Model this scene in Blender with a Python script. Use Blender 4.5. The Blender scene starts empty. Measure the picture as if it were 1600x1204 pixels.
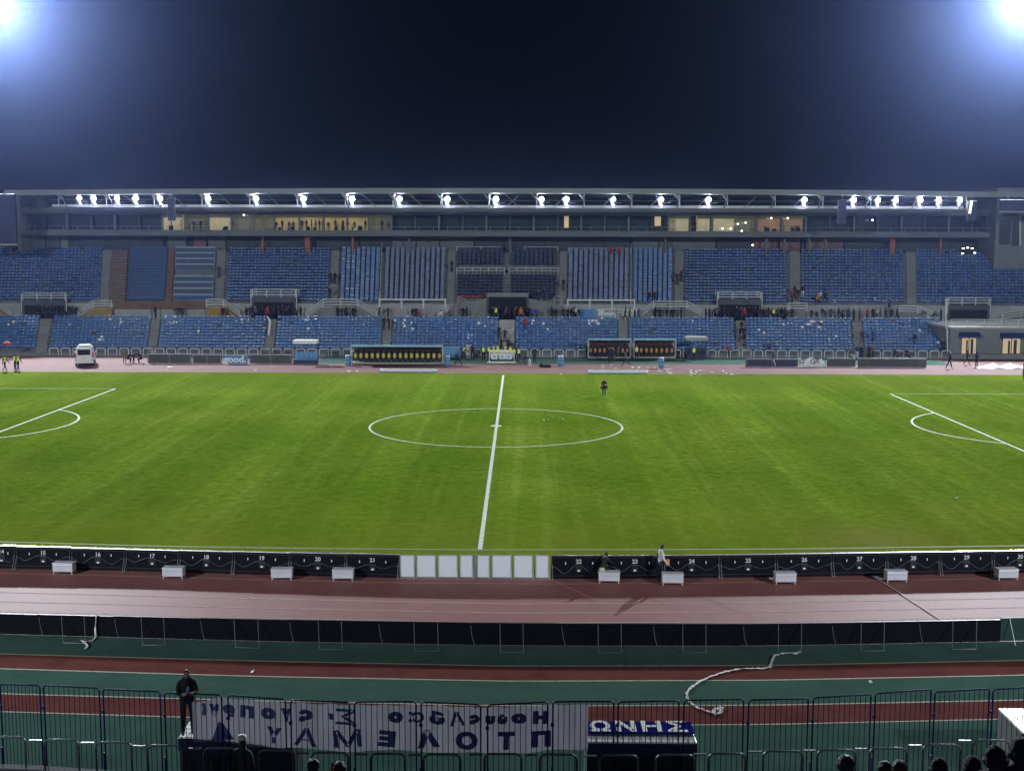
import bpy, bmesh, math, random
import numpy as np
from mathutils import Vector, Matrix
random.seed(7)
S = bpy.context.scene
C = S.collection
R = math.radians

# ------------------------------------------------------------------ camera
CX, CY, CZ = 1.8647, -89.1196, 13.664
YAW, PIT, ROL, F = -0.0080, 0.1194, 0.0024, 1935.1
fw = Vector((math.sin(YAW)*math.cos(PIT), math.cos(YAW)*math.cos(PIT), -math.sin(PIT)))
_r = Vector((math.cos(YAW), -math.sin(YAW), 0)); _u = _r.cross(fw)
rt = math.cos(ROL)*_r + math.sin(ROL)*_u
up = -math.sin(ROL)*_r + math.cos(ROL)*_u
cam = bpy.data.cameras.new('camera'); co = bpy.data.objects.new('camera', cam); C.objects.link(co)
cam.sensor_fit = 'HORIZONTAL'; cam.sensor_width = 36; cam.lens = F/1600*36
cam.clip_start = 0.1; cam.clip_end = 2000
m = Matrix((rt, up, -fw)).transposed().to_4x4(); m.translation = (CX, CY, CZ); co.matrix_world = m
S.camera = co

# ------------------------------------------------------------------ world: a black night
w = bpy.data.worlds.new('World'); S.world = w; w.use_nodes = True
bg = w.node_tree.nodes['Background']; bg.inputs[0].default_value = (0.06, 0.12, 0.55, 1); bg.inputs[1].default_value = 0.002

# ------------------------------------------------------------------ floodlights
def lamp(kind, name, loc, power, col, target=None, size=0.5, cone=90, blend=0.4):
    l = bpy.data.lights.new(name, kind); l.energy = power; l.color = col
    l.shadow_soft_size = size
    if kind == 'SPOT': l.spot_size = R(cone); l.spot_blend = blend
    o = bpy.data.objects.new(name, l); C.objects.link(o); o.location = loc
    if target is not None:
        o.rotation_euler = (Vector(target)-Vector(loc)).to_track_quat('-Z', 'Y').to_euler()
    return o
COOL = (0.86, 0.93, 1.0)
FAR_T = 800000; NEAR_T = 330000
def _tw(px, py, Y=93.0):
    d = fw + rt*((px-800)/F) + up*((602-py)/F); t = (Y-CY)/d.y
    return (CX+d.x*t, Y, CZ+d.z*t)
TOWL = _tw(-16, 8); TOWR = _tw(1606, 2)
lamp('SPOT', 'tower_lamp_light', TOWL, FAR_T, COOL, (-14, -22, 0), 1.6, 64, 0.55)
lamp('SPOT', 'tower_lamp_light', TOWR, FAR_T, COOL, (16, -22, 0), 1.6, 64, 0.55)
lamp('SPOT', 'tower_lamp_light', (-66, -118, 42), NEAR_T, COOL, (-8, 62, 0), 1.6, 66, 0.75)
lamp('SPOT', 'tower_lamp_light', (70, -118, 42), NEAR_T, COOL, (12, 62, 0), 1.6, 66, 0.75)

v = S.view_settings; v.view_transform = 'Standard'; v.look = 'None'; v.gamma = 1; v.exposure = 0.0
S.render.engine = 'CYCLES'

# ------------------------------------------------------------------ pixel geometry of the photograph -> world
def ray(px, py):
    return fw + rt*((px-800)/F) + up*((602-py)/F)
def G(px, py, z=0.0):                       # point of the horizontal plane z
    d = ray(px, py); t = (z-CZ)/d.z
    return Vector((CX+d.x*t, CY+d.y*t, z))
def WY(px, py, Y):                          # point of the vertical plane y = Y
    d = ray(px, py); t = (Y-CY)/d.y
    return Vector((CX+d.x*t, Y, CZ+d.z*t))
def XY(px, Y, z):                           # x of the point at depth Y, height z, in pixel column px
    lo, hi = 200, 1300
    for _ in range(40):
        mid = (lo+hi)/2
        if WY(px, mid, Y).z > z: lo = mid
        else: hi = mid
    return WY(px, lo, Y).x
def interp(tab, x):
    return float(np.interp(x, [a for a, b in tab], [b for a, b in tab]))

# ------------------------------------------------------------------ materials
def nm(name):
    M = bpy.data.materials.new(name); M.use_nodes = True
    nt = M.node_tree; b = nt.nodes['Principled BSDF']
    return M, nt, b
def mat(name, col, rough=0.6, metal=0.0, var=0.12, scale=3.0, bump=0.0, spec=0.5, island=0.0, col2=None, detail=4, stretch=None):
    M, nt, b = nm(name); N = nt.nodes; L = nt.links
    b.inputs['Roughness'].default_value = rough; b.inputs['Metallic'].default_value = metal
    b.inputs['Specular IOR Level'].default_value = spec
    tc = N.new('ShaderNodeTexCoord'); mp = N.new('ShaderNodeMapping'); L.new(tc.outputs['Object'], mp.inputs[0])
    if stretch: mp.inputs['Scale'].default_value = stretch
    no = N.new('ShaderNodeTexNoise'); no.inputs['Scale'].default_value = scale; no.inputs['Detail'].default_value = detail
    no.inputs['Roughness'].default_value = 0.65
    L.new(mp.outputs[0], no.inputs['Vector'])
    cr = N.new('ShaderNodeValToRGB'); L.new(no.outputs['Fac'], cr.inputs[0])
    c = Vector(col)
    lo = [max(0, x*(1-var)) for x in c] if col2 is None else col2
    hi = [x*(1+var) for x in c]
    cr.color_ramp.elements[0].position = 0.32; cr.color_ramp.elements[1].position = 0.68
    cr.color_ramp.elements[0].color = (*lo, 1); cr.color_ramp.elements[1].color = (*hi, 1)
    out = cr.outputs[0]
    if island:
        g = N.new('ShaderNodeNewGeometry'); mr = N.new('ShaderNodeMapRange')
        oi = N.new('ShaderNodeObjectInfo'); ad = N.new('ShaderNodeMath'); ad.operation = 'MULTIPLY_ADD'; L.new(oi.outputs['Random'], ad.inputs[0]); ad.inputs[1].default_value = 37.7; L.new(g.outputs['Random Per Island'], ad.inputs[2]); fr_ = N.new('ShaderNodeMath'); fr_.operation = 'FRACT'; L.new(ad.outputs[0], fr_.inputs[0])
        L.new(fr_.outputs[0], mr.inputs[0])
        mr.inputs[3].default_value = 1-island; mr.inputs[4].default_value = 1+island
        mx = N.new('ShaderNodeMix'); mx.data_type = 'RGBA'; mx.blend_type = 'MULTIPLY'; mx.inputs[0].default_value = 1
        L.new(out, mx.inputs[6]); L.new(mr.outputs[0], mx.inputs[7]); out = mx.outputs[2]
        m2 = N.new('ShaderNodeMapRange'); L.new(fr_.outputs[0], m2.inputs[0])
        m2.inputs[3].default_value = rough*0.6; m2.inputs[4].default_value = min(1, rough*1.4)
        L.new(m2.outputs[0], b.inputs['Roughness'])
    L.new(out, b.inputs['Base Color'])
    if bump:
        bp = N.new('ShaderNodeBump'); bp.inputs['Strength'].default_value = bump; bp.inputs['Distance'].default_value = 0.05
        n2 = N.new('ShaderNodeTexNoise'); n2.inputs['Scale'].default_value = scale*6; L.new(tc.outputs['Object'], n2.inputs['Vector'])
        L.new(n2.outputs['Fac'], bp.inputs['Height']); L.new(bp.outputs[0], b.inputs['Normal'])
    return M
def emit(name, col, strength, var=0.0, scale=1.0):
    M, nt, b = nm(name); N = nt.nodes; L = nt.links
    b.inputs['Base Color'].default_value = (*[c*0.5 for c in col], 1)
    b.inputs['Emission Color'].default_value = (*col, 1); b.inputs['Emission Strength'].default_value = strength
    if var:
        tc = N.new('ShaderNodeTexCoord'); no = N.new('ShaderNodeTexNoise'); no.inputs['Scale'].default_value = scale
        L.new(tc.outputs['Object'], no.inputs['Vector'])
        mr = N.new('ShaderNodeMapRange'); L.new(no.outputs['Fac'], mr.inputs[0])
        mr.inputs[1].default_value = 0.3; mr.inputs[2].default_value = 0.7
        mr.inputs[3].default_value = strength*(1-var); mr.inputs[4].default_value = strength*(1+var)
        L.new(mr.outputs[0], b.inputs['Emission Strength'])
    return M

def grass_material():
    M, nt, b = nm('pitch_grass'); N = nt.nodes; L = nt.links
    b.inputs['Roughness'].default_value = 0.9; b.inputs['Specular IOR Level'].default_value = 0.04
    tc = N.new('ShaderNodeTexCoord'); P = tc.outputs['Object']
    sx = N.new('ShaderNodeSeparateXYZ'); L.new(P, sx.inputs[0])
    def noise(scale, detail=5, st=None, rough=0.6):
        n = N.new('ShaderNodeTexNoise'); n.inputs['Scale'].default_value = scale; n.inputs['Detail'].default_value = detail
        n.inputs['Roughness'].default_value = rough
        if st:
            mp = N.new('ShaderNodeMapping'); mp.inputs['Scale'].default_value = st; L.new(P, mp.inputs[0]); L.new(mp.outputs[0], n.inputs[0])
        else: L.new(P, n.inputs[0])
        return n.outputs['Fac']
    def ramp(x, p0, c0, p1, c1):
        r = N.new('ShaderNodeValToRGB'); L.new(x, r.inputs[0]); e = r.color_ramp.elements
        e[0].position = p0; e[0].color = (*c0, 1); e[1].position = p1; e[1].color = (*c1, 1); return r.outputs[0]
    def mix(f, a, c, bt='MIX'):
        mx = N.new('ShaderNodeMix'); mx.data_type = 'RGBA'; mx.blend_type = bt
        if isinstance(f, float): mx.inputs[0].default_value = f
        else: L.new(f, mx.inputs[0])
        for i, q in ((6, a), (7, c)):
            if isinstance(q, tuple): mx.inputs[i].default_value = (*q, 1)
            else: L.new(q, mx.inputs[i])
        return mx.outputs[2]
    base = ramp(noise(0.09, 4), 0.36, (0.104, 0.192, 0.0130), 0.66, (0.160, 0.240, 0.0230))
    fine = ramp(noise(1.6, 8, None, 0.75), 0.3, (0.62, 0.62, 0.62), 0.7, (1.38, 1.38, 1.30))
    c = mix(1.0, base, fine, 'MULTIPLY')
    blade = ramp(noise(11.0, 5, None, 0.8), 0.3, (0.72, 0.74, 0.7), 0.7, (1.26, 1.22, 1.3)); c = mix(1.0, c, blade, 'MULTIPLY')
    # mown bands that run from touchline to touchline
    wv = N.new('ShaderNodeMath'); wv.operation = 'MULTIPLY'; L.new(sx.outputs['X'], wv.inputs[0]); wv.inputs[1].default_value = math.pi/4.1
    sn = N.new('ShaderNodeMath'); sn.operation = 'SINE'; L.new(wv.outputs[0], sn.inputs[0])
    band = ramp(sn.outputs[0], 0.35, (0.93, 0.935, 0.94), 0.65, (1.07, 1.06, 1.10))
    c = mix(1.0, c, band, 'MULTIPLY')
    # worn streaks drawn along the mowing direction
    st = ramp(noise(1.0, 3, (0.9, 0.018, 1)), 0.50, (1, 1, 1), 0.72, (1.30, 1.20, 1.7))
    c = mix(1.0, c, st, 'MULTIPLY')
    # dry worn turf towards the near touchline, bare patch at the right
    yr = N.new('ShaderNodeMapRange'); L.new(sx.outputs['Y'], yr.inputs[0]); yr.inputs[1].default_value = -22; yr.inputs[2].default_value = -36
    pm = N.new('ShaderNodeMath'); pm.operation = 'MULTIPLY'; L.new(yr.outputs[0], pm.inputs[0]); L.new(noise(0.35, 6), pm.inputs[1])
    c = mix(pm.outputs[0], c, (0.175, 0.200, 0.020))
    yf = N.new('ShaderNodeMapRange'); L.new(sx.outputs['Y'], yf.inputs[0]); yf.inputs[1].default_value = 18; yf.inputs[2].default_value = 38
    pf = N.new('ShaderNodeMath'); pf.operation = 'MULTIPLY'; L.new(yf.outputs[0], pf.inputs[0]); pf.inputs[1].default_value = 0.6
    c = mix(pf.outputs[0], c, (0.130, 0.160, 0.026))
    gp = N.new('ShaderNodeNewGeometry'); 
    vd = N.new('ShaderNodeVectorMath'); vd.operation = 'DISTANCE'; L.new(gp.outputs['Position'], vd.inputs[0])
    g0 = G(1375, 843); vd.inputs[1].default_value = g0
    pr = N.new('ShaderNodeMapRange'); L.new(vd.outputs['Value'], pr.inputs[0]); pr.inputs[1].default_value = 4.2; pr.inputs[2].default_value = 0.5
    pz = N.new('ShaderNodeMath'); pz.operation = 'MULTIPLY'; L.new(pr.outputs[0], pz.inputs[0]); L.new(noise(1.2, 6), pz.inputs[1])
    c = mix(pz.outputs[0], c, (0.24, 0.21, 0.06))
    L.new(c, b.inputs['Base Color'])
    bp = N.new('ShaderNodeBump'); bp.inputs['Strength'].default_value = 0.6; bp.inputs['Distance'].default_value = 0.06
    L.new(noise(6.0, 6, None, 0.7), bp.inputs['Height']); L.new(bp.outputs[0], b.inputs['Normal'])
    return M

MT = {}
MT['grass'] = grass_material()
MT['line'] = mat('line_paint', (0.62, 0.66, 0.60), 0.8, var=0.25, scale=4, col2=(0.34, 0.42, 0.26))
MT['faint'] = mat('faint_line_paint', (0.16, 0.22, 0.09), 0.8, var=0.3, scale=3)
MT['track'] = mat('track_surface', (0.27, 0.105, 0.094), 0.64, spec=0.22, var=0.10, scale=0.8, bump=0.12, detail=8)
MT['fartrack'] = mat('far_track_surface', (0.20, 0.105, 0.100), 0.85, spec=0.2, var=0.12, scale=0.5, bump=0.1, detail=8)
MT['red'] = mat('red_lane_surface', (0.160, 0.056, 0.050), 0.85, spec=0.2, var=0.2, scale=0.9, bump=0.15, detail=8)
MT['green'] = mat('green_runoff_surface', (0.064, 0.130, 0.102), 0.85, spec=0.2, var=0.16, scale=0.7, bump=0.12, detail=8)
MT['apron'] = mat('apron_surface', (0.085, 0.14, 0.12), 0.9, spec=0.1, var=0.15, scale=0.7)
MT['lane'] = mat('lane_line_paint', (0.42, 0.33, 0.30), 0.8, var=0.3, scale=5)
MT['edge'] = mat('edge_line_paint', (0.38, 0.36, 0.26), 0.8, var=0.3, scale=5)
MT['ground'] = mat('dark_ground_surface', (0.05, 0.05, 0.05), 0.9)
MT['conc'] = mat('concrete', (0.20, 0.21, 0.205), 0.85, var=0.14, scale=0.6, bump=0.1, detail=8)
MT['concd'] = mat('dark_concrete', (0.085, 0.09, 0.10), 0.85, var=0.25, scale=0.5, detail=8)
MT['conclt'] = mat('pale_concrete', (0.33, 0.33, 0.32), 0.85, var=0.16, scale=0.8, detail=8)
MT['step'] = mat('terrace_concrete', (0.15, 0.16, 0.18), 0.85, var=0.2, scale=0.8)
MT['seat'] = mat('blue_seat_plastic', (0.038, 0.104, 0.285), 0.36, var=0.18, scale=0.15, island=0.14, spec=0.6)
MT['seatl'] = mat('light_blue_seat_plastic', (0.064, 0.158, 0.36), 0.42, var=0.15, scale=0.2, island=0.14, spec=0.6)
MT['seatg'] = mat('grey_blue_seat_plastic', (0.15, 0.18, 0.32), 0.45, var=0.15, scale=0.2, island=0.2)
MT['seatd'] = mat('navy_seat_plastic', (0.014, 0.022, 0.075), 0.5, var=0.2, scale=0.3, island=0.2)
MT['seatr'] = mat('red_seat_plastic', (0.28, 0.03, 0.03), 0.5, island=0.2)
MT['tarp'] = mat('blue_cover_cloth', (0.018, 0.066, 0.17), 0.55, var=0.15, scale=0.6)
MT['wood'] = mat('brown_boarding', (0.16, 0.085, 0.055), 0.7, var=0.2, scale=0.8)
MT['ochre'] = mat('ochre_paint', (0.30, 0.20, 0.055), 0.7, var=0.2, scale=1)
MT['white'] = mat('white_paint', (0.72, 0.74, 0.72), 0.5, var=0.10, scale=2)
MT['rail'] = mat('white_rail_paint', (0.58, 0.61, 0.58), 0.45, var=0.12, scale=2)
MT['whitemat'] = mat('white_vinyl', (0.70, 0.80, 0.86), 0.5, var=0.08, scale=2)
MT['panel'] = mat('white_panel_plastic', (0.47, 0.48, 0.52), 0.5, var=0.06, scale=1)
MT['box'] = mat('white_cabinet_paint', (0.60, 0.60, 0.64), 0.4, var=0.06, scale=3)
MT['galv'] = mat('galvanised_steel', (0.35, 0.37, 0.37), 0.45, 0.6, var=0.2, scale=3)
MT['pipe'] = mat('grey_pipe_paint', (0.30, 0.32, 0.30), 0.5, var=0.25, scale=3)
MT['bluesteel'] = mat('blue_fence_paint', (0.008, 0.018, 0.10), 0.55, 0.0, var=0.25, scale=6, spec=0.25)
MT['hoop'] = mat('worn_hoop_paint', (0.14, 0.17, 0.20), 0.4, 0.3, var=0.6, scale=3)
MT['black'] = mat('black_board_back', (0.0035, 0.0035, 0.009), 0.6, var=0.3, scale=2, spec=0.15)
MT['blk2'] = mat('black_plastic', (0.010, 0.010, 0.012), 0.5, var=0.3, scale=2)
MT['navy'] = mat('navy_sheet', (0.012, 0.016, 0.06), 0.5, var=0.3, scale=1)
MT['cap'] = mat('board_top_aluminium', (0.55, 0.57, 0.60), 0.30, 0.9, var=0.05, scale=2)
MT['dark'] = mat('dark_recess', (0.012, 0.013, 0.018), 0.9, var=0.3)
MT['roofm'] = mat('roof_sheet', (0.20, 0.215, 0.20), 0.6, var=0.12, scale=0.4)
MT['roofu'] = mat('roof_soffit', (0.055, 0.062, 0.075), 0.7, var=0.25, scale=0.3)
MT['fascia'] = mat('gallery_fascia', (0.12, 0.135, 0.135), 0.7, var=0.14, scale=0.3, stretch=(1, 1, 3))
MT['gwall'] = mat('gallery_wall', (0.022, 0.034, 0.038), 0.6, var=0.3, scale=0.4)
MT['gcol'] = mat('gallery_column', (0.12, 0.13, 0.14), 0.7, var=0.2)
MT['orange'] = mat('orange_lit_column', (0.30, 0.09, 0.04), 0.7, var=0.2)  # warm light falling on the posts is put into this colour
MT['litpanel'] = mat('pink_lit_panel', (0.20, 0.105, 0.10), 0.8, var=0.2, scale=1)  # pinkish light of the lit windows is put into the panel colour
MT['awn'] = mat('blue_awning_cloth', (0.02, 0.045, 0.15), 0.6)
MT['wallr'] = mat('grey_render', (0.17, 0.185, 0.19), 0.85, var=0.15, scale=0.5)
MT['teal'] = mat('teal_shelter_roof', (0.22, 0.42, 0.48), 0.4, var=0.2, scale=2)
MT['clear'] = mat('smoky_acrylic', (0.20, 0.20, 0.22), 0.25, var=0.4, scale=1.5)
MT['yel'] = mat('yellow_seat_cover', (0.62, 0.52, 0.10), 0.5, var=0.15)
MT['org'] = mat('orange_seat_cover', (0.60, 0.26, 0.07), 0.5, var=0.15)
MT['blue'] = mat('bright_blue_vinyl', (0.06, 0.20, 0.48), 0.45, var=0.15, scale=1)
MT['blueb'] = mat('blue_barrel_plastic', (0.10, 0.26, 0.48), 0.4, var=0.15, scale=4)
MT['bluebanner'] = mat('blue_banner_cloth', (0.018, 0.018, 0.21), 0.7, var=0.2)
MT['ban'] = mat('off_white_banner_cloth', (0.21, 0.21, 0.24), 0.85, var=0.16, scale=1.1, stretch=(2.5, 1, 0.5), bump=0.3)
MT['ink'] = mat('blue_brush_paint', (0.075, 0.09, 0.30), 0.8, var=0.6, scale=7, col2=(0.15, 0.16, 0.32))
MT['txt'] = mat('white_letter_glint', (0.80, 0.82, 0.76), 0.6, var=0.05)
MT['blk3'] = mat('black_lettering', (0.02, 0.02, 0.03), 0.6)
MT['beige'] = mat('beige_canvas', (0.52, 0.49, 0.36), 0.7, var=0.2, scale=2)
MT['paper'] = mat('paper_ribbon', (0.78, 0.76, 0.72), 0.7, var=0.1)
MT['carpaint'] = mat('white_car_paint', (0.72, 0.72, 0.74), 0.25, var=0.03)
MT['glass_d'] = mat('dark_car_glass', (0.02, 0.012, 0.04), 0.12, var=0.1)
MT['tyre'] = mat('tyre_rubber', (0.012, 0.012, 0.012), 0.8)
MT['redl'] = mat('red_lamp_lens', (0.55, 0.05, 0.07), 0.3)
MT['tile'] = mat('white_roof_tile', (0.72, 0.74, 0.72), 0.35, var=0.06, scale=4)
MT['skin'] = mat('skin', (0.42, 0.25, 0.18), 0.6, var=0.05)
MT['hair'] = mat('dark_hair', (0.012, 0.009, 0.008), 0.6)
MT['shoe'] = mat('dark_shoe', (0.02, 0.02, 0.022), 0.5)
for k_, c_ in dict(navy=(0.012, 0.018, 0.06), black=(0.010, 0.010, 0.014), grey=(0.10, 0.11, 0.13), red=(0.42, 0.025, 0.04),
                   hivis=(0.78, 0.92, 0.12), white=(0.62, 0.64, 0.66), jeans=(0.03, 0.05, 0.14), blue=(0.03, 0.07, 0.28),
                   orange=(0.55, 0.20, 0.05), khaki=(0.14, 0.13, 0.08), purple=(0.10, 0.06, 0.25), maroon=(0.09, 0.02, 0.03)).items():
    MT['c_'+k_] = mat(k_+'_cloth', c_, 0.8, var=0.2, scale=5)
MT['lampdisc'] = emit('roof_lamp_glow', (0.90, 0.92, 1.0), 30)
MT['tower'] = emit('tower_lamp_glow', (0.92, 0.97, 1.0), 25)
MT['warm'] = emit('warm_lit_room', (0.85, 0.55, 0.20), 0.30, 0.35, 0.8)
MT['beigelit'] = emit('beige_lit_blind', (0.80, 0.60, 0.33), 0.42, 0.15, 1.2)
MT['dimlit'] = emit('dim_lit_room', (0.45, 0.36, 0.16), 0.13, 0.4, 0.8)
MT['orangelit'] = emit('orange_lit_room', (0.62, 0.30, 0.12), 0.28, 0.3, 0.8)
MT['pinklit'] = emit('pink_lit_wall', (0.42, 0.22, 0.22), 0.20, 0.3, 0.8)
MT['bulb'] = emit('small_bulb_glow', (1.0, 0.92, 0.75), 5)
MT['redled'] = emit('red_light_glow', (1.0, 0.10, 0.08), 2.5)
def glassmat():
    M, nt, b = nm('window_glass'); N = nt.nodes; L = nt.links
    o = N['Material Output']; t = N.new('ShaderNodeBsdfTransparent'); t.inputs[0].default_value = (0.86, 0.92, 0.92, 1)
    g = N.new('ShaderNodeBsdfGlossy'); g.inputs['Roughness'].default_value = 0.08
    fr = N.new('ShaderNodeFresnel'); fr.inputs[0].default_value = 1.5
    mx = N.new('ShaderNodeMixShader'); L.new(fr.outputs[0], mx.inputs[0]); L.new(t.outputs[0], mx.inputs[1]); L.new(g.outputs[0], mx.inputs[2])
    L.new(mx.outputs[0], o.inputs[0]); return M
MT['glass'] = glassmat()
def translucent(key, f):                       # thin cloth or sheet that lets the light of the far lamps through
    M = MT[key]; N = M.node_tree.nodes; L = M.node_tree.links; b = N['Principled BSDF']; o = N['Material Output']
    t = N.new('ShaderNodeBsdfTranslucent'); mx = N.new('ShaderNodeMixShader'); mx.inputs[0].default_value = f
    src = b.inputs['Base Color'].links[0].from_socket; L.new(src, t.inputs[0])
    L.new(b.outputs[0], mx.inputs[1]); L.new(t.outputs[0], mx.inputs[2]); L.new(mx.outputs[0], o.inputs[0])
def matte(key):                                # surfaces without any sheen
    M = MT[key]; N = M.node_tree.nodes; L = M.node_tree.links; b = N['Principled BSDF']; o = N['Material Output']
    d = N.new('ShaderNodeBsdfDiffuse'); L.new(b.inputs['Base Color'].links[0].from_socket, d.inputs[0])
    if b.inputs['Normal'].links: L.new(b.inputs['Normal'].links[0].from_socket, d.inputs['Normal'])
    L.new(d.outputs[0], o.inputs[0]); N.remove(b)
for k_ in ('grass', 'green', 'red', 'apron', 'bluebanner'): matte(k_)
translucent('ban', 0.42); translucent('ink', 0.35); translucent('panel', 0.4)

# ------------------------------------------------------------------ mesh building
class MB:
    def __init__(s): s.v = []; s.f = []; s.mi = []
    def add(s, vs, fs, mi=0):
        n = len(s.v); s.v += [tuple(p) for p in vs]; s.f += [tuple(i+n for i in f) for f in fs]; s.mi += [mi]*len(fs); return s
    def box(s, x0, x1, y0, y1, z0, z1, mi=0):
        return s.add([(x0, y0, z0), (x1, y0, z0), (x1, y1, z0), (x0, y1, z0), (x0, y0, z1), (x1, y0, z1), (x1, y1, z1), (x0, y1, z1)],
                     [(0, 3, 2, 1), (4, 5, 6, 7), (0, 1, 5, 4), (1, 2, 6, 5), (2, 3, 7, 6), (3, 0, 4, 7)], mi)
    def bbox(s, x0, x1, y0, y1, z0, z1, b=0.02, mi=0):          # box with chamfered edges
        bm = bmesh.new(); bmesh.ops.create_cube(bm, size=1)
        for q in bm.verts: q.co = Vector(((x0+x1)/2+q.co.x*(x1-x0), (y0+y1)/2+q.co.y*(y1-y0), (z0+z1)/2+q.co.z*(z1-z0)))
        bmesh.ops.bevel(bm, geom=bm.edges[:], offset=b, segments=2, affect='EDGES', profile=0.5)
        return s.bm(bm, mi)
    def bm(s, bm, mi=0):
        bm.verts.index_update(); s.add([q.co.copy() for q in bm.verts], [[q.index for q in f.verts] for f in bm.faces], mi); bm.free(); return s
    def hexa(s, a, mi=0):                                        # 8 corners: bottom 4, top 4
        return s.add(a, [(0, 3, 2, 1), (4, 5, 6, 7), (0, 1, 5, 4), (1, 2, 6, 5), (2, 3, 7, 6), (3, 0, 4, 7)], mi)
    def tube(s, pts, r, n=6, mi=0):
        pts = [Vector(p) for p in pts]; vs = []; fs = []
        for i, p in enumerate(pts):
            a = pts[max(i-1, 0)]; b = pts[min(i+1, len(pts)-1)]; t = (b-a).normalized()
            q = Vector((0, 0, 1)) if abs(t.z) < 0.9 else Vector((0, 1, 0))
            u = t.cross(q).normalized(); w_ = t.cross(u)
            for k in range(n):
                an = 2*math.pi*k/n; vs.append(p+u*math.cos(an)*r+w_*math.sin(an)*r)
        for i in range(len(pts)-1):
            for k in range(n):
                fs.append((i*n+k, i*n+(k+1) % n, (i+1)*n+(k+1) % n, (i+1)*n+k))
        fs.append(tuple(range(n-1, -1, -1))); fs.append(tuple((len(pts)-1)*n+k for k in range(n)))
        return s.add(vs, fs, mi)
    def strip(s, a, b, mi=0):                                    # quad strip between two polylines
        n = len(a); vs = [tuple(p) for p in a]+[tuple(p) for p in b]
        return s.add(vs, [(i, i+1, n+i+1, n+i) for i in range(n-1)], mi)
    def lathe(s, prof, c, axis='z', n=14, mi=0):
        vs = []; fs = []
        for r, h in prof:
            for k in range(n):
                a = 2*math.pi*k/n
                p = (r*math.cos(a), r*math.sin(a), h) if axis == 'z' else (r*math.cos(a), h, r*math.sin(a)) if axis == 'y' else (h, r*math.cos(a), r*math.sin(a))
                vs.append((c[0]+p[0], c[1]+p[1], c[2]+p[2]))
        for i in range(len(prof)-1):
            for k in range(n): fs.append((i*n+k, i*n+(k+1) % n, (i+1)*n+(k+1) % n, (i+1)*n+k))
        fs.append(tuple(range(n))); fs.append(tuple((len(prof)-1)*n+k for k in range(n)))
        return s.add(vs, fs, mi)
    def build(s, name, ms, parent=None, smooth=False, origin=None):
        me = bpy.data.meshes.new(name)
        vs = s.v
        if origin is not None: vs = [(a-origin[0], b-origin[1], c-origin[2]) for a, b, c in vs]
        me.from_pydata(vs, [], s.f)
        if isinstance(ms, str): ms = [ms]
        for k in ms: me.materials.append(MT[k])
        me.polygons.foreach_set('material_index', s.mi)
        if smooth: me.polygons.foreach_set('use_smooth', [True]*len(s.f))
        me.update()
        o = bpy.data.objects.new(name, me); C.objects.link(o)
        if parent is not None: o.parent = parent
        if origin is not None: o.location = origin
        return o
def tag(o, label=None, cat=None, group=None, kind=None):
    if label: o['label'] = label
    if cat: o['category'] = cat
    if group: o['group'] = group
    if kind: o['kind'] = kind
    return o
def empty(name, loc, label, cat, group=None, rz=0):
    o = bpy.data.objects.new(name, None); C.objects.link(o); o.location = loc; o.rotation_euler = (0, 0, rz)
    o.empty_display_size = 0.3
    return tag(o, label, cat, group)
def copy_tree(o, parent=None):
    c = o.copy(); C.objects.link(c); c.parent = parent
    for ch in list(o.children): copy_tree(ch, c)
    return c
def text_mesh(name, body, size, mt, parent, loc, rot, extrude=0.01, mirror=False, sx=1.0, bold=0.0, align='CENTER'):
    cu = bpy.data.curves.new(name, 'FONT'); cu.body = body; cu.size = size; cu.extrude = extrude; cu.offset = bold
    cu.align_x = align; cu.align_y = 'CENTER'; cu.resolution_u = 3
    t = bpy.data.objects.new(name, cu); C.objects.link(t)
    bpy.context.view_layer.update()
    me = bpy.data.meshes.new_from_object(t.evaluated_get(bpy.context.evaluated_depsgraph_get()))
    C.objects.unlink(t); bpy.data.objects.remove(t)
    me.name = name; me.materials.clear(); me.materials.append(MT[mt])
    for q in me.vertices: q.co.x *= (-sx if mirror else sx)
    o = bpy.data.objects.new(name, me); C.objects.link(o)
    if parent is not None: o.parent = parent
    o.location = loc; o.rotation_euler = rot
    return o
def struct(o): o['kind'] = 'structure'; return o

# ================================================================== GROUND
YW = 51.8                                     # front wall of the far stand
XS = list(range(-260, 1861, 53))
def curve(tab, z, off=0.0):
    return [G(px, interp(tab, px)+off, z) for px in XS]
T = dict(
 touch=[(-260, 836), (0, 846), (250, 853), (500, 856.5), (750, 858.5), (1100, 858), (1250, 857), (1600, 852), (1860, 846)],
 boardb=[(-260, 880), (0, 887), (200, 891), (430, 897.5), (620, 902), (860, 903.5), (1060, 902.5), (1240, 900), (1440, 897), (1600, 894), (1860, 888)],
 l0=[(-260, 900), (0, 908), (400, 918), (800, 926), (1200, 924), (1600, 917), (1860, 911)],
 b2=[(-260, 981), (0, 990), (400, 1001), (800, 1008), (1200, 1008.5), (1600, 1001), (1860, 993)],
 gr=[(-260, 1011), (0, 1021), (400, 1032), (800, 1040), (1200, 1039), (1600, 1031), (1860, 1023)],
 rg=[(-260, 1033), (0, 1044), (400, 1056), (800, 1063.5), (1200, 1062), (1600, 1054), (1860, 1045)],
 g2=[(-260, 1071), (0, 1083), (400, 1094), (800, 1102), (1200, 1101), (1600, 1093), (1860, 1083)],
 r2=[(-260, 1099), (0, 1111), (400, 1123), (800, 1133), (1200, 1131), (1600, 1122), (1860, 1112)],
)
def extend(t, d): return [(a, b+d) for a, b in t]
struct(MB().box(-420, 420, -260, 420, -0.5, -0.06).build('ground', 'ground'))
mow = MB().strip([Vector((-95, 37.2, 0)), Vector((95, 37.2, 0))], [Vector((-95, -36.5, 0)), Vector((95, -36.5, 0))])
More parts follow.
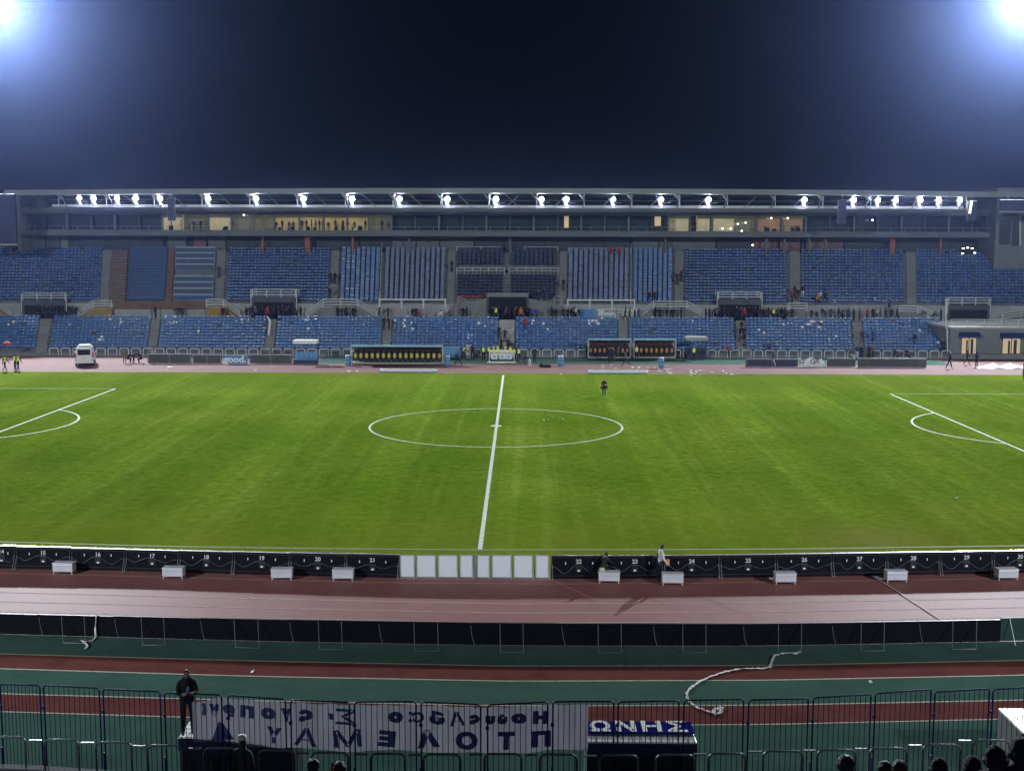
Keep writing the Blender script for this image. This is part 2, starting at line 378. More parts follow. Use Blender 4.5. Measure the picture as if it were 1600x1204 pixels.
# the pitch: a sheet from the far track edge to the foot of the near boards
pitch_far = [G(px, 582.5) for px in XS]
pitch_far = [Vector((p.x, min(p.y, 37.4), 0)) for p in pitch_far]
near = curve(T['boardb'], 0, 0)
pm_ = MB()
a_ = [Vector((-95+190*i/40, G(785, 583).y, 0)) for i in range(41)]
def nearY(x, tab):                       # Y of a near curve at world x
    best = curve(tab, 0); xs = [p.x for p in best]; ys = [p.y for p in best]
    if x < xs[0]: return ys[0]
    if x > xs[-1]: return ys[-1]
    return float(np.interp(x, xs, ys))
b_ = [Vector((p.x, nearY(p.x, T['boardb']), 0)) for p in a_]
struct(pm_.strip(a_, b_).build('pitch', 'grass'))
def band(name, t0, t1, z, mt, x0=-95, x1=95):
    a = [Vector((x0+(x1-x0)*i/60, 0, z)) for i in range(61)]
    A = [Vector((p.x, nearY(p.x, t0), z)) for p in a]; B = [Vector((p.x, nearY(p.x, t1), z)) for p in a]
    return struct(MB().strip(A, B).build(name, mt))
band('running_track', T['boardb'], T['b2'], -0.012, 'track')
band('runoff', T['b2'], T['gr'], -0.004, 'green')
band('red_lane', T['gr'], T['rg'], -0.004, 'red')
band('runoff', T['rg'], T['g2'], -0.004, 'green')
band('red_lane', T['g2'], T['r2'], -0.004, 'red')
band('runoff', T['r2'], extend(T['r2'], 190), -0.004, 'green')
def pline(name, tab, wpx, mt, z=0.0, off=0):
    a = [Vector((-40+80*i/60, 0, z)) for i in range(61)]
    A = [Vector((p.x, nearY(p.x, extend(tab, off-wpx/2)), z)) for p in a]; B = [Vector((p.x, nearY(p.x, extend(tab, off+wpx/2)), z)) for p in a]
    return MB().strip(A, B)
ll = MB()
for off, wd in ((16.5, 0.9), (31.0, 0.9), (46.5, 0.8)):
    q = pline('x', T['l0'], wd, 'lane', -0.006, off); ll.add(q.v, q.f)
for off in (8,):
    q = pline('x', T['boardb'], 0.7, 'lane', -0.006, off); ll.add(q.v, q.f)
struct(ll.build('lane_lines', 'lane'))
el = MB()
for k in ('gr', 'rg', 'g2', 'r2'):
    q = pline('x', T[k], 1.5, 'edge', 0.002); el.add(q.v, q.f)
struct(el.build('edge_lines', 'edge'))
# far side ground
yF = G(785, 583).y; yA = G(785, 568.5).y
struct(MB().strip([Vector((-95, yA, -0.006)), Vector((95, yA, -0.006))], [Vector((-95, yF, -0.006)), Vector((95, yF, -0.006))]).build('far_running_track', 'fartrack'))
struct(MB().box(-95, 95, yA+0.003, YW-0.13, -0.06, -0.012).build('far_running_track', 'fartrack'))
struct(MB().box(XY(498, 47, 0), XY(1478, 47, 0), yA+0.25, YW-0.14, -0.010, -0.005).build('apron', 'apron'))
# worn grey patches where the track meets the grass at the far corners are left to the noise of the surface

# pitch markings (4 mm above the grass)
pl = MB()
def mark(p, q, w_=0.12, z=0.004, M=pl):
    p = Vector(p); q = Vector(q); d = (q-p).normalized(); n = Vector((-d.y, d.x, 0))*w_/2
    M.add([(p.x-n.x, p.y-n.y, z), (q.x-n.x, q.y-n.y, z), (q.x+n.x, q.y+n.y, z), (p.x+n.x, p.y+n.y, z)], [(0, 1, 2, 3)])
mark(G(750, 857.5), G(786.5, 586), 0.20)
def ring(c, r, a0, a1, n, w_, z=0.0045, M=pl):
    A = []; B = []
    for i in range(n+1):
        a = a0+(a1-a0)*i/n
        A.append((c[0]+(r-w_/2)*math.cos(a), c[1]+(r-w_/2)*math.sin(a), z)); B.append((c[0]+(r+w_/2)*math.cos(a), c[1]+(r+w_/2)*math.sin(a), z))
    M.strip(A, B)
ring((0, 0), 9.15, 0, 2*math.pi, 96, 0.16)
ring((0, 0), 0.22, 0, 2*math.pi, 16, 0.4, 0.0085)
Lc = G(175, 607); Rc = G(1389, 615)
xl, xr = -34.75, 34.34
mark((xl, Lc.y, 0), (xl, -20.3, 0), 0.17); mark((xr, Rc.y, 0), (xr, -20.3, 0), 0.17)
al = math.acos(5.5/9.15)
ring((xl-5.5, 0.3), 9.15, -al, al, 24, 0.16); ring((xr+5.5, 0.3), 9.15, math.pi-al, math.pi+al, 24, 0.16)
mark((xl-16.5, -20.3, 0), (xl, -20.3, 0), 0.2); mark((xr+16.5, -20.3, 0), (xr, -20.3, 0), 0.2)
struct(pl.build('pitch_markings', 'line'))
fl = MB()
mark((xl-17, Lc.y, 0), (xl, Lc.y, 0), 0.16, 0.004, fl); mark((xr+17, Rc.y, 0), (xr, Rc.y, 0), 0.16, 0.004, fl)
q = pline('x', T['touch'], 1.6, 'faint', 0.004); fl.add(q.v, q.f)
struct(fl.build('faint_markings', 'faint'))

# ================================================================== FAR GRANDSTAND
YW = 51.8                                     # front wall of the lower tier
LR = 11; LY0 = 52.6; LRUN = 0.80; LZ0 = WY(800, 553.4, LY0).z
YB = LY0+LR*LRUN
LRISE = (WY(800, 502.0, YB).z-LZ0)/LR
YU = YB+2.8; ZW = WY(800, 499.0, YU).z        # walkway level
UR = 18; URUN = 0.80; YT = YU+0.4+UR*URUN
UZ0 = WY(800, 475.5, YU).z-0.28
ZTOP = WY(800, 394.5, YT).z; URISE = (ZTOP-UZ0)/UR
XL, XR = -92.0, 92.0
stand = empty('grandstand', (0, YW, 0), 'long concrete grandstand with two blue tiers, glazed gallery and flat lit roof across the pitch', 'grandstand')
def part(mb, name, mt, parent=None, label=None, **k):
    o = mb.build(name, mt, **k)
    p = parent or stand
    if p is not stand: o.parent = p
    else:
        o.parent = stand; o.matrix_parent_inverse = Matrix.Translation((0, -YW, 0))
    if label: o['label'] = label
    return o
bpy.context.view_layer.update()
XRL = XY(1478, 55.6, 2.0)                       # right end of the lower tier
# lower terrace
m1 = MB()
m1.box(XL, XRL, YW, LY0-0.002, -0.03, LZ0)
m1.box(XL, XRL, YW+0.05, YW+0.2, LZ0+0.003, LZ0+0.10)
for i in range(LR):
    m1.box(XL, XRL, LY0+i*LRUN, LY0+(i+1)*LRUN-0.002, 0, LZ0+i*LRISE+LRISE*0.9)
m1.box(XL, XRL, YB, YU, 0, ZW)
part(m1, 'lower_terrace', 'step')
part(MB().box(XL, XRL, YW-0.12, YW-0.003, 0, LZ0+0.02), 'front_wall', 'conc')
m2 = MB()
for i in range(UR):
    m2.box(XL, XR, YU+0.4+i*URUN, YU+0.4+(i+1)*URUN-0.002, 2, UZ0+i*URISE+URISE*0.9)
m2.box(XL, XR, YT, YT+2.2, 2, ZTOP)
part(m2, 'upper_terrace', 'step')
part(MB().box(XL, XR, YU, YU+0.38, 0, UZ0+0.28), 'walkway_wall', 'conclt')

def lowerY(py): # row index for a pixel row on the lower tier
    return 0
def on_slope(px, py, Y0, z0, s):
    d = ray(px, py); # CZ + d.z t = z0 + s*(CY + d.y t - Y0)
    t = (z0 + s*(CY-Y0) - CZ)/(d.z - s*d.y)
    return Vector((CX+d.x*t, CY+d.y*t, CZ+d.z*t))
def LOW(px, py): return on_slope(px, py, LY0, LZ0+LRISE, LRISE/LRUN)
def UPP(px, py): return on_slope(px, py, YU+0.4, UZ0+URISE, URISE/URUN)
SPL = 0.0055                                  # aisles fan out: the rows are longer towards the back
YML, YMU = LOW(785, 528).y, UPP(785, 430).y
def spl(x, Y, tier): return x*(1+SPL*(Y-(YML if tier == 'low' else YMU)))
def xlow(px, py=528): return LOW(px, py).x
def xupp(px, py=430): return UPP(px, py).x

# one seat (faces the pitch, -y)
def seat_geo(wd, tall=False):
    h = wd/2
    vs = []; fs = []
    prof = [(-0.16, 0.36), (-0.18, 0.41), (0.04, 0.38), (0.10, 0.42), (0.135, 0.52), (0.155, 0.615), (0.20, 0.64)]
    back = [(-0.14, 0.33), (0.06, 0.33), (0.13, 0.40), (0.18, 0.52), (0.21, 0.62)]
    if tall: prof = [(y, z if z < 0.4 else 0.4+(z-0.4)*1.6) for y, z in prof]; back = [(y, z if z < 0.4 else 0.4+(z-0.4)*1.6) for y, z in back]
    n = len(prof)
    for (y, z) in prof:
        k = 0.86 if z > 0.6 else 1.0
        vs += [(-h*k, y, z), (h*k, y, z)]
    for i in range(n-1): fs.append((2*i, 2*i+1, 2*i+3, 2*i+2))
    b0 = len(vs)
    for (y, z) in back: vs += [(-h*0.93, y, z), (h*0.93, y, z)]
    nb = len(back)
    for i in range(nb-1): fs.append((b0+2*i+1, b0+2*i, b0+2*i+2, b0+2*i+3))
    fs.append((2*n-2, 2*n-1, b0+2*nb-1, b0+2*nb-2))
    fs.append((1, 0, b0, b0+1))
    return np.array(vs), fs
def seat_row(x0, x1, y, z, pitch_, wd, jit=0.0, gap=0.0, sparse=0.0, glints=0.0):
    mb = MB(); g, gf = seat_geo(wd, pitch_ > 0.6); n = max(1, int((x1-x0)/pitch_)); off = (x1-x0-n*pitch_)/2
    vs = []; fs = []; k = 0
    for i in range(n):
        if random.random() < sparse: continue
        c = np.array([x0+off+(i+0.5)*pitch_, y, z])+np.array([random.uniform(-jit, jit), random.uniform(-jit, jit), random.uniform(-jit, jit)*0.6])
        vs.append(g+c); fs += [tuple(q+k*len(g) for q in f) for f in gf]; k += 1
    if not vs: return None
    A = np.concatenate(vs); mb.v = [tuple(p) for p in A.tolist()]; mb.f = fs; mb.mi = [0]*len(fs)
    if glints:                                  # pale quads that paint light glints near the top of the backrests
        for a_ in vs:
            if random.random() < glints:
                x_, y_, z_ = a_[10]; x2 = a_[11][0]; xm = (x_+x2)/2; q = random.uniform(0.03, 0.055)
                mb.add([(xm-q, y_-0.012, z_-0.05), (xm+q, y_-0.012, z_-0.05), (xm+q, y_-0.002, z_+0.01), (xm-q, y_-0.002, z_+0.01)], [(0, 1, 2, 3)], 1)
    return mb
def seating(tier, x0, x1, label, mt, pitch_=0.48, wd=0.42, rows=None, jit=0.012, sparse=0.01, rowmat=None):
    if tier == 'low': Y0, Z0, run, rise, n = LY0, LZ0+LRISE*0.9, LRUN, LRISE, LR
    else: Y0, Z0, run, rise, n = YU+0.4, UZ0+URISE*0.9, URUN, URISE, UR
    base = ((x0+x1)/2, Y0, Z0)
    e = empty('seating_block', base, label, 'seating block', 'seating blocks of the %s tier' % ('lower' if tier == 'low' else 'upper'))
    for i in range(n):
        if rows and i not in rows: continue
        k_ = 1+SPL*(Y0+i*run-(YML if tier == 'low' else YMU))
        mb = seat_row(x0*k_, x1*k_, Y0+i*run+0.5, Z0+i*rise-0.02, pitch_*k_, wd*k_, jit, sparse=sparse, glints=(0.75 if tier == 'up' and 0.4 < pitch_ < 0.5 else 0.2 if tier == 'low' else 0.0))
        if mb is None: continue
        mm = mt if not rowmat else rowmat(i)
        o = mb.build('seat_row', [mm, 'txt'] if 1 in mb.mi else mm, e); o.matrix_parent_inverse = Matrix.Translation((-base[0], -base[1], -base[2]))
    return e
# lower tier blocks
low = [(-70, 56, 'far left blue block of the lower tier, at the picture edge'),
       (74, 231, 'lower tier block of blue seats right behind the white van'),
       (246, 413, 'lower tier block of blue seats behind the good sign and grey boards'),
       (429, 596, 'lower tier block of blue seats behind the white-roofed stretcher shelter'),
       (611, 779, 'lower tier block of blue seats left of the pale central stairs'),
       (804, 966, 'lower tier block of blue seats right of the pale central stairs'),
       (981, 1150, 'lower tier block of blue seats above the narrower right dugout'),
       (1166, 1332, 'lower tier block of blue seats behind the white draped banner'),
       (1348, 1474, 'last lower tier block of blue seats, with a few people in its rows')]
for a, b, lab in low:
    seating('low', xlow(a), xlow(b), lab, 'seatl', sparse=0.012)
aisle = MB()
def aisle_low(a, b, mt='conc', y0=0):
    x0, x1 = xlow(a), xlow(b); mb = MB()
    for i in range(LR*2):
        k_ = 1+SPL*(LY0+i*LRUN/2-YML)
        mb.box(x0*k_+0.03, x1*k_-0.03, LY0+i*LRUN/2-0.02, LY0+(i+1)*LRUN/2-0.024, 0.2, LZ0+LRISE*0.9+(i-0.5)*LRISE/2+0.14)
    part(mb, 'aisle_stairs', mt)
for a, b in ((56, 74), (231, 246), (413, 429), (596, 611), (966, 981), (1150, 1166), (1332, 1348)): aisle_low(a, b)
aisle_low(779, 804, 'conclt')
def aisle_up(a, b, mt='conc'):
    x0, x1 = xupp(a), xupp(b); mb = MB()
    for i in range(UR*2):
        k_ = 1+SPL*(YU+0.4+i*URUN/2-YMU)
        mb.box(x0*k_+0.03, x1*k_-0.03, YU+0.4+i*URUN/2-0.02, YU+0.4+(i+1)*URUN/2-0.024, 3, UZ0+URISE*0.9+(i-0.5)*URISE/2+0.16)
    part(mb, 'aisle_stairs', mt)
for a, b in ((157, 171), (336, 351), (516, 529), (699, 711), (874, 886), (1054, 1068), (1233, 1250), (1415, 1432)): aisle_up(a, b)
# upper tier blocks
up_ = [(-90, 156, 'far left upper tier block of blue seats, above the left tunnel mouth', 'seat', 0.47, 0.40),
       (352, 515, 'upper tier block of glinting blue seats right of the tiered desks', 'seat', 0.47, 0.40),
       (530, 594, 'narrow upper block of wide-spaced blue seats left of the grey-blue seats on the left', 'seatl', 0.64, 0.46),
       (597, 698, 'upper block of grey-blue seats in columns, left of the dark central block', 'seatg', 0.66, 0.43),
       (887, 984, 'upper block of grey-blue seats in columns, right of the dark central block', 'seatg', 0.66, 0.46),
       (988, 1053, 'narrow upper block of wide-spaced blue seats right of the grey-blue seats on the right', 'seatl', 0.64, 0.46),
       (1069, 1232, 'upper tier block of glinting blue seats above the crowded right tunnel mouth', 'seat', 0.47, 0.40),
       (1251, 1414, 'upper tier block of blue seats with orange jackets near its lower left corner', 'seat', 0.47, 0.40),
       (1433, 1700, 'far right upper tier block of blue seats at the picture edge', 'seat', 0.47, 0.40)]
for a, b, lab, mt, p_, wd in up_:
    rows = range(3, UR) if (a in (597,)) else None
    seating('up', xupp(a), xupp(b), lab, mt, p_, wd, jit=0.02 if p_ < 0.5 else 0.004, sparse=0.02 if p_ < 0.5 else 0.0)
# central VIP block: navy seats, glazed desk row, red front row
e = seating('up', xupp(713), xupp(788), 'left half of the dark navy seats in the middle of the upper tier', 'seatd', 0.6, 0.46, jit=0.004,
            rows=[1, 2, 3, 4, 5, 6, 7, 8, 12, 13, 14, 15, 16, 17], sparse=0, rowmat=lambda i: 'seatr' if i == 1 else 'seatd')
e = seating('up', xupp(795), xupp(873), 'right half of the dark navy seats in the middle of the upper tier', 'seatd', 0.6, 0.46, jit=0.004,
            rows=[1, 2, 3, 4, 5, 6, 7, 8, 12, 13, 14, 15, 16, 17], sparse=0)
part(MB().box(xupp(788)+0.05, xupp(795)-0.05, YU+0.9, YU+0.4+UR*URUN, 6, UZ0+0.2).box(xupp(788), xupp(795), YU+9.2, YU+10, 6, UZ0+9*URISE+1.2), 'divider', 'conc')
mb = MB(); iy = YU+0.4+9.5*URUN; iz = UZ0+9.5*URISE
for (a, b) in ((713, 788), (795, 873)):
    x0, x1 = xupp(a), xupp(b)
    mb.box(x0, x1, iy, iy+0.55, iz+0.72, iz+0.77)
    n = 6
    for i in range(n+1):
        x = x0+(x1-x0)*i/n; mb.box(x-0.03, x+0.03, iy-0.02, iy+0.04, iz-0.15, iz+1.15)
        if i < n:
            x = x0+(x1-x0)*(i+0.5)/n; mb.box(x-0.02, x+0.02, iy-0.02, iy+0.02, iz-0.15, iz+0.72)
    mb.box(x0, x1, iy-0.015, iy+0.02, iz+1.12, iz+1.17)
tag(part(mb, 'press_desk', 'rail'))
def rail_seg(mb, pts, h=1.0, mid=2, r=0.045, posts=True):
    """pts: base polyline; rail with mid bars and posts"""
    pts = [Vector(p) for p in pts]
    for k in range(mid+1):
        z = h*(k+1)/(mid+1)
        mb.tube([p+Vector((0, 0, z)) for p in pts], r, 5)
    if posts:
        for i in range(len(pts)-1):
            L_ = (pts[i+1]-pts[i]).length; n = max(1, round(L_/1.9))
            for k in range(n+(1 if i == len(pts)-2 else 0)):
                p = pts[i]+(pts[i+1]-pts[i])*(k/n); mb.tube([p, p+Vector((0, 0, h))], r*1.15, 5)
# little rails behind the centre block and the grey blocks
for (a, b, lab) in ((713, 751, 'short white rail above the left half of the navy seats'), (752, 783, None), (820, 872, 'short white rail above the right half of the navy seats'), (888, 986, 'white rail along the top of the right grey-blue block, under two red figures')):
    mb = MB(); y = YT+0.05; rail_seg(mb, [(XY(a, y, ZTOP+0.3), y, ZTOP-0.1), (XY(b, y, ZTOP+0.3), y, ZTOP-0.1)], 0.85 if a < 885 else 0.7, 1, 0.04)
    o = mb.build('rail', 'rail'); tag(o, lab or 'short white rail beside the narrow gap over the centre block', 'rail')
# rails in front of the grey blocks
for (a, b, lab) in ((593, 696, 'long white parapet rail below the left grey-blue seats'), (887, 991, 'long white parapet rail below the right grey-blue seats, above a blue and white banner')):
    y = YU-0.08; z0 = UZ0+0.0; x0, x1 = XY(a, y, z0+.5), XY(b, y, z0+.5); mb = MB()
    mb.box(x0, x1, y-0.06, y, z0+0.75, z0+0.93)
    for i in range(4): x = x0+(x1-x0)*i/3; mb.box(x-0.09, x+0.09, y-0.08, y-0.003, z0-0.25, z0+0.98)
    o = mb.build('rail', 'rail'); tag(o, lab, 'rail')
# vertical rails beside grey blocks
for px, lab in ((595, 'thin white handrail running up between the left grey-blue and blue seats'), (986, 'thin handrail running up between the right grey-blue and blue seats')):
    mb = MB(); x = xupp(px); pts = [(spl(x, YU+0.4, 'up'), YU+0.4, UZ0+0.3), (spl(x, YT, 'up'), YT, ZTOP+0.3)]; rail_seg(mb, pts, 0.9, 0, 0.04)
    tag(mb.build('handrail', 'rail'), lab, 'handrail')

# blue covered block, brown boarding and tiered desks on the left
def sheet_up(name, a, b, mt, lab, cat, h=0.12, r0=0, r1=UR, thing=True):
    mb = MB(); x0, x1 = xupp(a), xupp(b)
    for i in range(r0, r1):
        zz = UZ0+i*URISE+URISE*0.9
        k_ = 1+SPL*(YU+0.4+i*URUN-YMU)
        mb.box(x0*k_, x1*k_, YU+0.4+i*URUN, YU+0.4+(i+1)*URUN-0.003, zz+0.003, zz+h+0.02*math.sin(i*2.1))
    o = mb.build(name, mt)
    if thing: tag(o, lab, cat)
    return o
o = sheet_up('boarding', 171, 196, 'wood', 'brown boarding strip between the far left seats and the blue covered rows', 'boarding', 0.25)
mb = MB(); x0, x1 = xupp(197), xupp(259)
o = seating('up', x0, x1, 'rows hidden under smooth blue covers, between brown boarding and tiered desks', 'tarp', 5.0, 4.9, jit=0, sparse=0)
sheet_up('boarding', 260, 270, 'wood', 'narrow dark brown boarding between the blue covers and the tiered desks', 'boarding', 0.4)
e = empty('press_desk_rows', (xupp(303), YU+0.5, UZ0), 'tiered blue press desks with pale front edges, right of the blue covered rows', 'press desks')
for i, rr in enumerate((1, 3, 5, 7, 11, 13, 15, 17)):
    k_ = 1+SPL*(YU+0.4+rr*URUN-YMU); x0, x1 = xupp(272)*k_, xupp(334)*k_; y = YU+0.4+rr*URUN; z = UZ0+rr*URISE+0.3
    mb = MB(); mb.box(x0, x1, y, y+0.5, z+0.65, z+0.70).box(x0, x1, y-0.01, y+0.03, z+0.59, z+0.76).box(x0, x0+.05, y, y+.5, z, z+.65).box(x1-.05, x1, y, y+.5, z, z+.65)
    o = mb.build('desk', 'pipe', e); o.matrix_parent_inverse = Matrix.Translation(-e.location)
    mb = MB(); mb.box(x0, x1, y+0.04, y+0.08, z-0.2, z+0.58)
    o = mb.build('modesty_panel', 'tarp', e); o.matrix_parent_inverse = Matrix.Translation(-e.location)
# brown band and grey hoarding under the covered rows
x0, x1 = XY(178, YU-0.1, 5.6), XY(322, YU-0.1, 5.6)
tag(MB().box(x0, x1, YU-0.14, YU-0.01, UZ0-0.45, UZ0+0.55).build('boarding', 'wood'), 'long low brown boarding below the blue covered rows and desks', 'boarding')
tag(MB().box(x0, x1, YU-0.12, YU-0.015, ZW, UZ0-0.453).build('hoarding', 'conclt'), 'pale grey hoarding on the walkway below the long brown boarding', 'hoarding')

# tunnel mouths in the walkway wall
def mouth(a, b, y0, y1, y2, y3, lab, rails=True, floor=None):
    """pixel rows: y0 rail top, y1 slab top, y2 opening top, y3 floor"""
    y = YU-0.35
    x0, x1 = XY(a, y, 5.5), XY(b, y, 5.5)
    zt = WY((a+b)/2, y1, y).z; zo = WY((a+b)/2, y2, y).z; zr = WY((a+b)/2, y0, y).z; zf = ZW
    e = empty('tunnel_mouth', ((x0+x1)/2, y, zf), lab, 'tunnel mouth', 'tunnel mouths on the walkway')
    inv = Matrix.Translation(-e.location)
    def P(mb, n, m_):
        o = mb.build(n, m_, e); o.matrix_parent_inverse = inv; return o
    P(MB().box(x0, x1, y, y+2.6, zo, zt), 'lintel', 'concd' if rails else 'conc')
    P(MB().box(x0, x0+0.3, y+0.002, y+2.6, zf, zo-0.002).box(x1-0.3, x1, y+0.002, y+2.6, zf, zo-0.002), 'side_wall', 'concd')
    P(MB().box(x0+0.302, x1-0.302, y+0.25, y+0.33, zf, zo-0.002), 'passage_shade', 'dark')  # dark sheet across the mouth, the shade of the passage put into colour
    if rails:
        mb = MB(); rail_seg(mb, [(x0+0.1, y+2.5, zt), (x0+0.1, y+0.08, zt), (x1-0.1, y+0.08, zt), (x1-0.1, y+2.5, zt)], zr-zt, 2, 0.05)
        mb.box(x0-0.08, x0-0.002, y-0.06, y+0.06, zf+0.9, zr); mb.box(x1+0.002, x1+0.08, y-0.06, y+0.06, zf+0.9, zr)
        P(mb, 'railing', 'rail')
    return e
mouth(34, 103, 458, 469, 477, 499, 'tunnel mouth with white rail at the far left of the walkway')
mouth(393, 463, 452, 464, 472, 497, 'tunnel mouth with white rail below the glinting seats, left of centre')
mouth(760, 826, 452, 459, 464, 497, 'wide dark central tunnel mouth crowded with people, no rail on top', rails=False)
mouth(1121, 1190, 456, 468, 476, 500, 'tunnel mouth with white rail crowded with people, right of centre')
mouth(1481, 1547, 465, 477, 484, 508, 'tunnel mouth with white rail at the far right above the rendered building')

# stair pods with white rails in front of the walkway wall
def pod(pts, lab, body='conc', yfloor=None):
    """pts: pixel points of rail top, left to right"""
    y = YU-0.9
    P = [WY(a, b, y) for a, b in pts]
    e = empty('stair_ramp', (P[0].x, y, ZW), lab, 'stair ramp', 'stair ramps from the walkway to the upper tier')
    inv = Matrix.Translation(-e.location)
    base = [Vector((p.x, y, max(ZW+0.05, p.z-1.0))) for p in P]
    mb = MB(); n = len(P)
    vs = [(p.x, y, ZW) for p in base]+[(p.x, y, p.z) for p in base]+[(p.x, YU-0.003, ZW) for p in base]+[(p.x, YU-0.003, p.z) for p in base]
    fs = []
    for i in range(n-1): fs += [(i, i+1, n+i+1, n+i), (n+i, n+i+1, 3*n+i+1, 3*n+i)]
    fs += [(0, n, 3*n, 2*n), (n-1, 2*n-1, 4*n-1, 3*n-1)]
    mb.add(vs, fs); o = mb.build('ramp_wall', body, e); o.matrix_parent_inverse = inv
    mb = MB(); rail_seg(mb, base, 0.95, 2, 0.05); o = mb.build('handrail', 'rail', e); o.matrix_parent_inverse = inv
    return e
pod([(-30, 470), (-6, 470), (16, 487)], 'stair ramp and white rail cut by the left picture edge', 'ochre')
pod([(122, 488), (145, 469), (174, 469)], 'ochre stair ramp with white rail just right of the far left tunnel mouth', 'ochre')
pod([(322, 467), (349, 467), (374, 485)], 'ochre stair ramp with white rail at the right end of the grey hoarding', 'ochre')
pod([(478, 487), (505, 467), (559, 467), (588, 485)], 'two-way stair ramp with white rail, left of the long parapet rail')
pod([(1000, 489), (1021, 470), (1074, 470), (1101, 486)], 'two-way stair ramp with white rail, right of the blue and white banner')
pod([(1214, 490), (1233, 473), (1261, 473)], 'stair ramp with short white rail right of the crowded right tunnel mouth')
pod([(1406, 477), (1434, 478), (1462, 494)], 'stair ramp with white rail left of the far right tunnel mouth')
pod([(1566, 500), (1596, 484), (1640, 484)], 'stair ramp and white rail cut by the right picture edge')
# dark handrails at both sides of the central tunnel
for pts, lab in (([(716, 463), (745, 479), (765, 492)], 'dark sloping handrail left of the central tunnel mouth'), ([(866, 463), (878, 463)], 'short dark handrail right of the central tunnel mouth')):
    y = YU-0.6; P = [WY(a, b, y) for a, b in pts]; mb = MB(); rail_seg(mb, [Vector((p.x, y, p.z-0.9)) for p in P], 0.9, 1, 0.04)
    tag(mb.build('handrail', 'pipe'), lab, 'handrail')
# central ramps of concrete either side of the central mouth
mb = MB(); y = YU-0.5
for (a, b, c) in ((760, 705, 1), (826, 880, -1)):
    p0 = WY(a, 497, y); p1 = WY(b, 470, y)
    xa, xb = sorted((p0.x, p1.x))
    zt0, zt1 = (UZ0+0.2, UZ0+1.0) if c == 1 else (UZ0+1.0, UZ0+0.2)
    mb.hexa([(xa, y, ZW), (xb, y, ZW), (xb, YU-0.003, ZW), (xa, YU-0.003, ZW), (xa, y, zt0), (xb, y, zt1), (xb, YU-0.003, zt1), (xa, YU-0.003, zt0)])
part(mb, 'wing_wall', 'conc')

# hoop rails along the front of the lower tier
def hoop(w_, h, r, n=6):
    mb = MB(); k = 0.16*w_; pts = [(-w_/2, 0, 0), (-w_/2, 0, h-k)]
    for i in range(1, 4): a = math.pi-i*math.pi/6; pts.append((-w_/2+k+k*math.cos(a), 0, h-k+k*math.sin(a)))
    for i in range(0, 4): a = math.pi/2-i*math.pi/6; pts.append((w_/2-k+k*math.cos(a), 0, h-k+k*math.sin(a)))
    pts.append((w_/2, 0, 0)); mb.tube(pts, r, n); return mb
hp = hoop(1.0, 0.86, 0.055).build('hoop_rail', 'rail')
px = 78.0; first = True
while px < 1476:
    if not (104 < px < 106 or 783 < px < 800):
        o = hp if first else hp.copy()
        if not first: C.objects.link(o)
        first = False
        zz = LZ0+0.0
        o.location = (XY(px+6, YW-0.2, zz+0.4), YW-0.2, WY(800, 557.5, YW-0.2).z)
        sec = ('left of the good sign' if px < 350 else 'between the good sign and the centre stairs' if px < 783 else 'between the centre stairs and the dark boards' if px < 1160 else 'above the boards at the right')
        tag(o, 'white hoop rail on the lower front wall '+sec, 'hoop rail', 'white hoop rails along the far stand')
    px += 18.35

# white pipe post at the right end of the lower tier
y = YW+1.0; mb = MB()
mb.tube([WY(1481, 559, y), WY(1480, 515, y), WY(1478, 512, y), WY(1478, 466, y)], 0.09, 6)
tag(mb.build('pipe_post', 'rail'), 'tall white pipe at the right end of the lower tier', 'pipe')

# rendered building at the right under the terrace rail
y0b = YW+0.6; x0 = XY(1484, y0b, 2); x1 = XY(1800, y0b, 2)
zt = WY(1540, 514, y0b).z
e = empty('rendered_building', (x0, y0b, 0), 'low grey rendered building with two lit windows under blue awnings at the right', 'building')
inv = Matrix.Translation(-e.location)
def P(mb, n, m_, pa=None):
    o = mb.build(n, m_, pa or e); o.matrix_parent_inverse = inv if pa is None else Matrix.Identity(4)
    return o
P(MB().box(x0, x1, y0b, y0b+11, 0, zt), 'wall', 'wallr')
P(MB().box(x0-0.1, x1, y0b-0.15, y0b+11, zt+0.003, zt+0.25), 'roof_slab', 'conclt')
mb = MB(); rail_seg(mb, [(x0, y0b-0.05, zt+0.25), (x1, y0b-0.05, zt+0.25)], WY(1540, 499, y0b).z-zt-0.25, 3, 0.045); P(mb, 'railing', 'rail')
P(MB().box(x0, x1, y0b-0.9, y0b-0.003, 0, 0.55), 'plinth', 'conc')
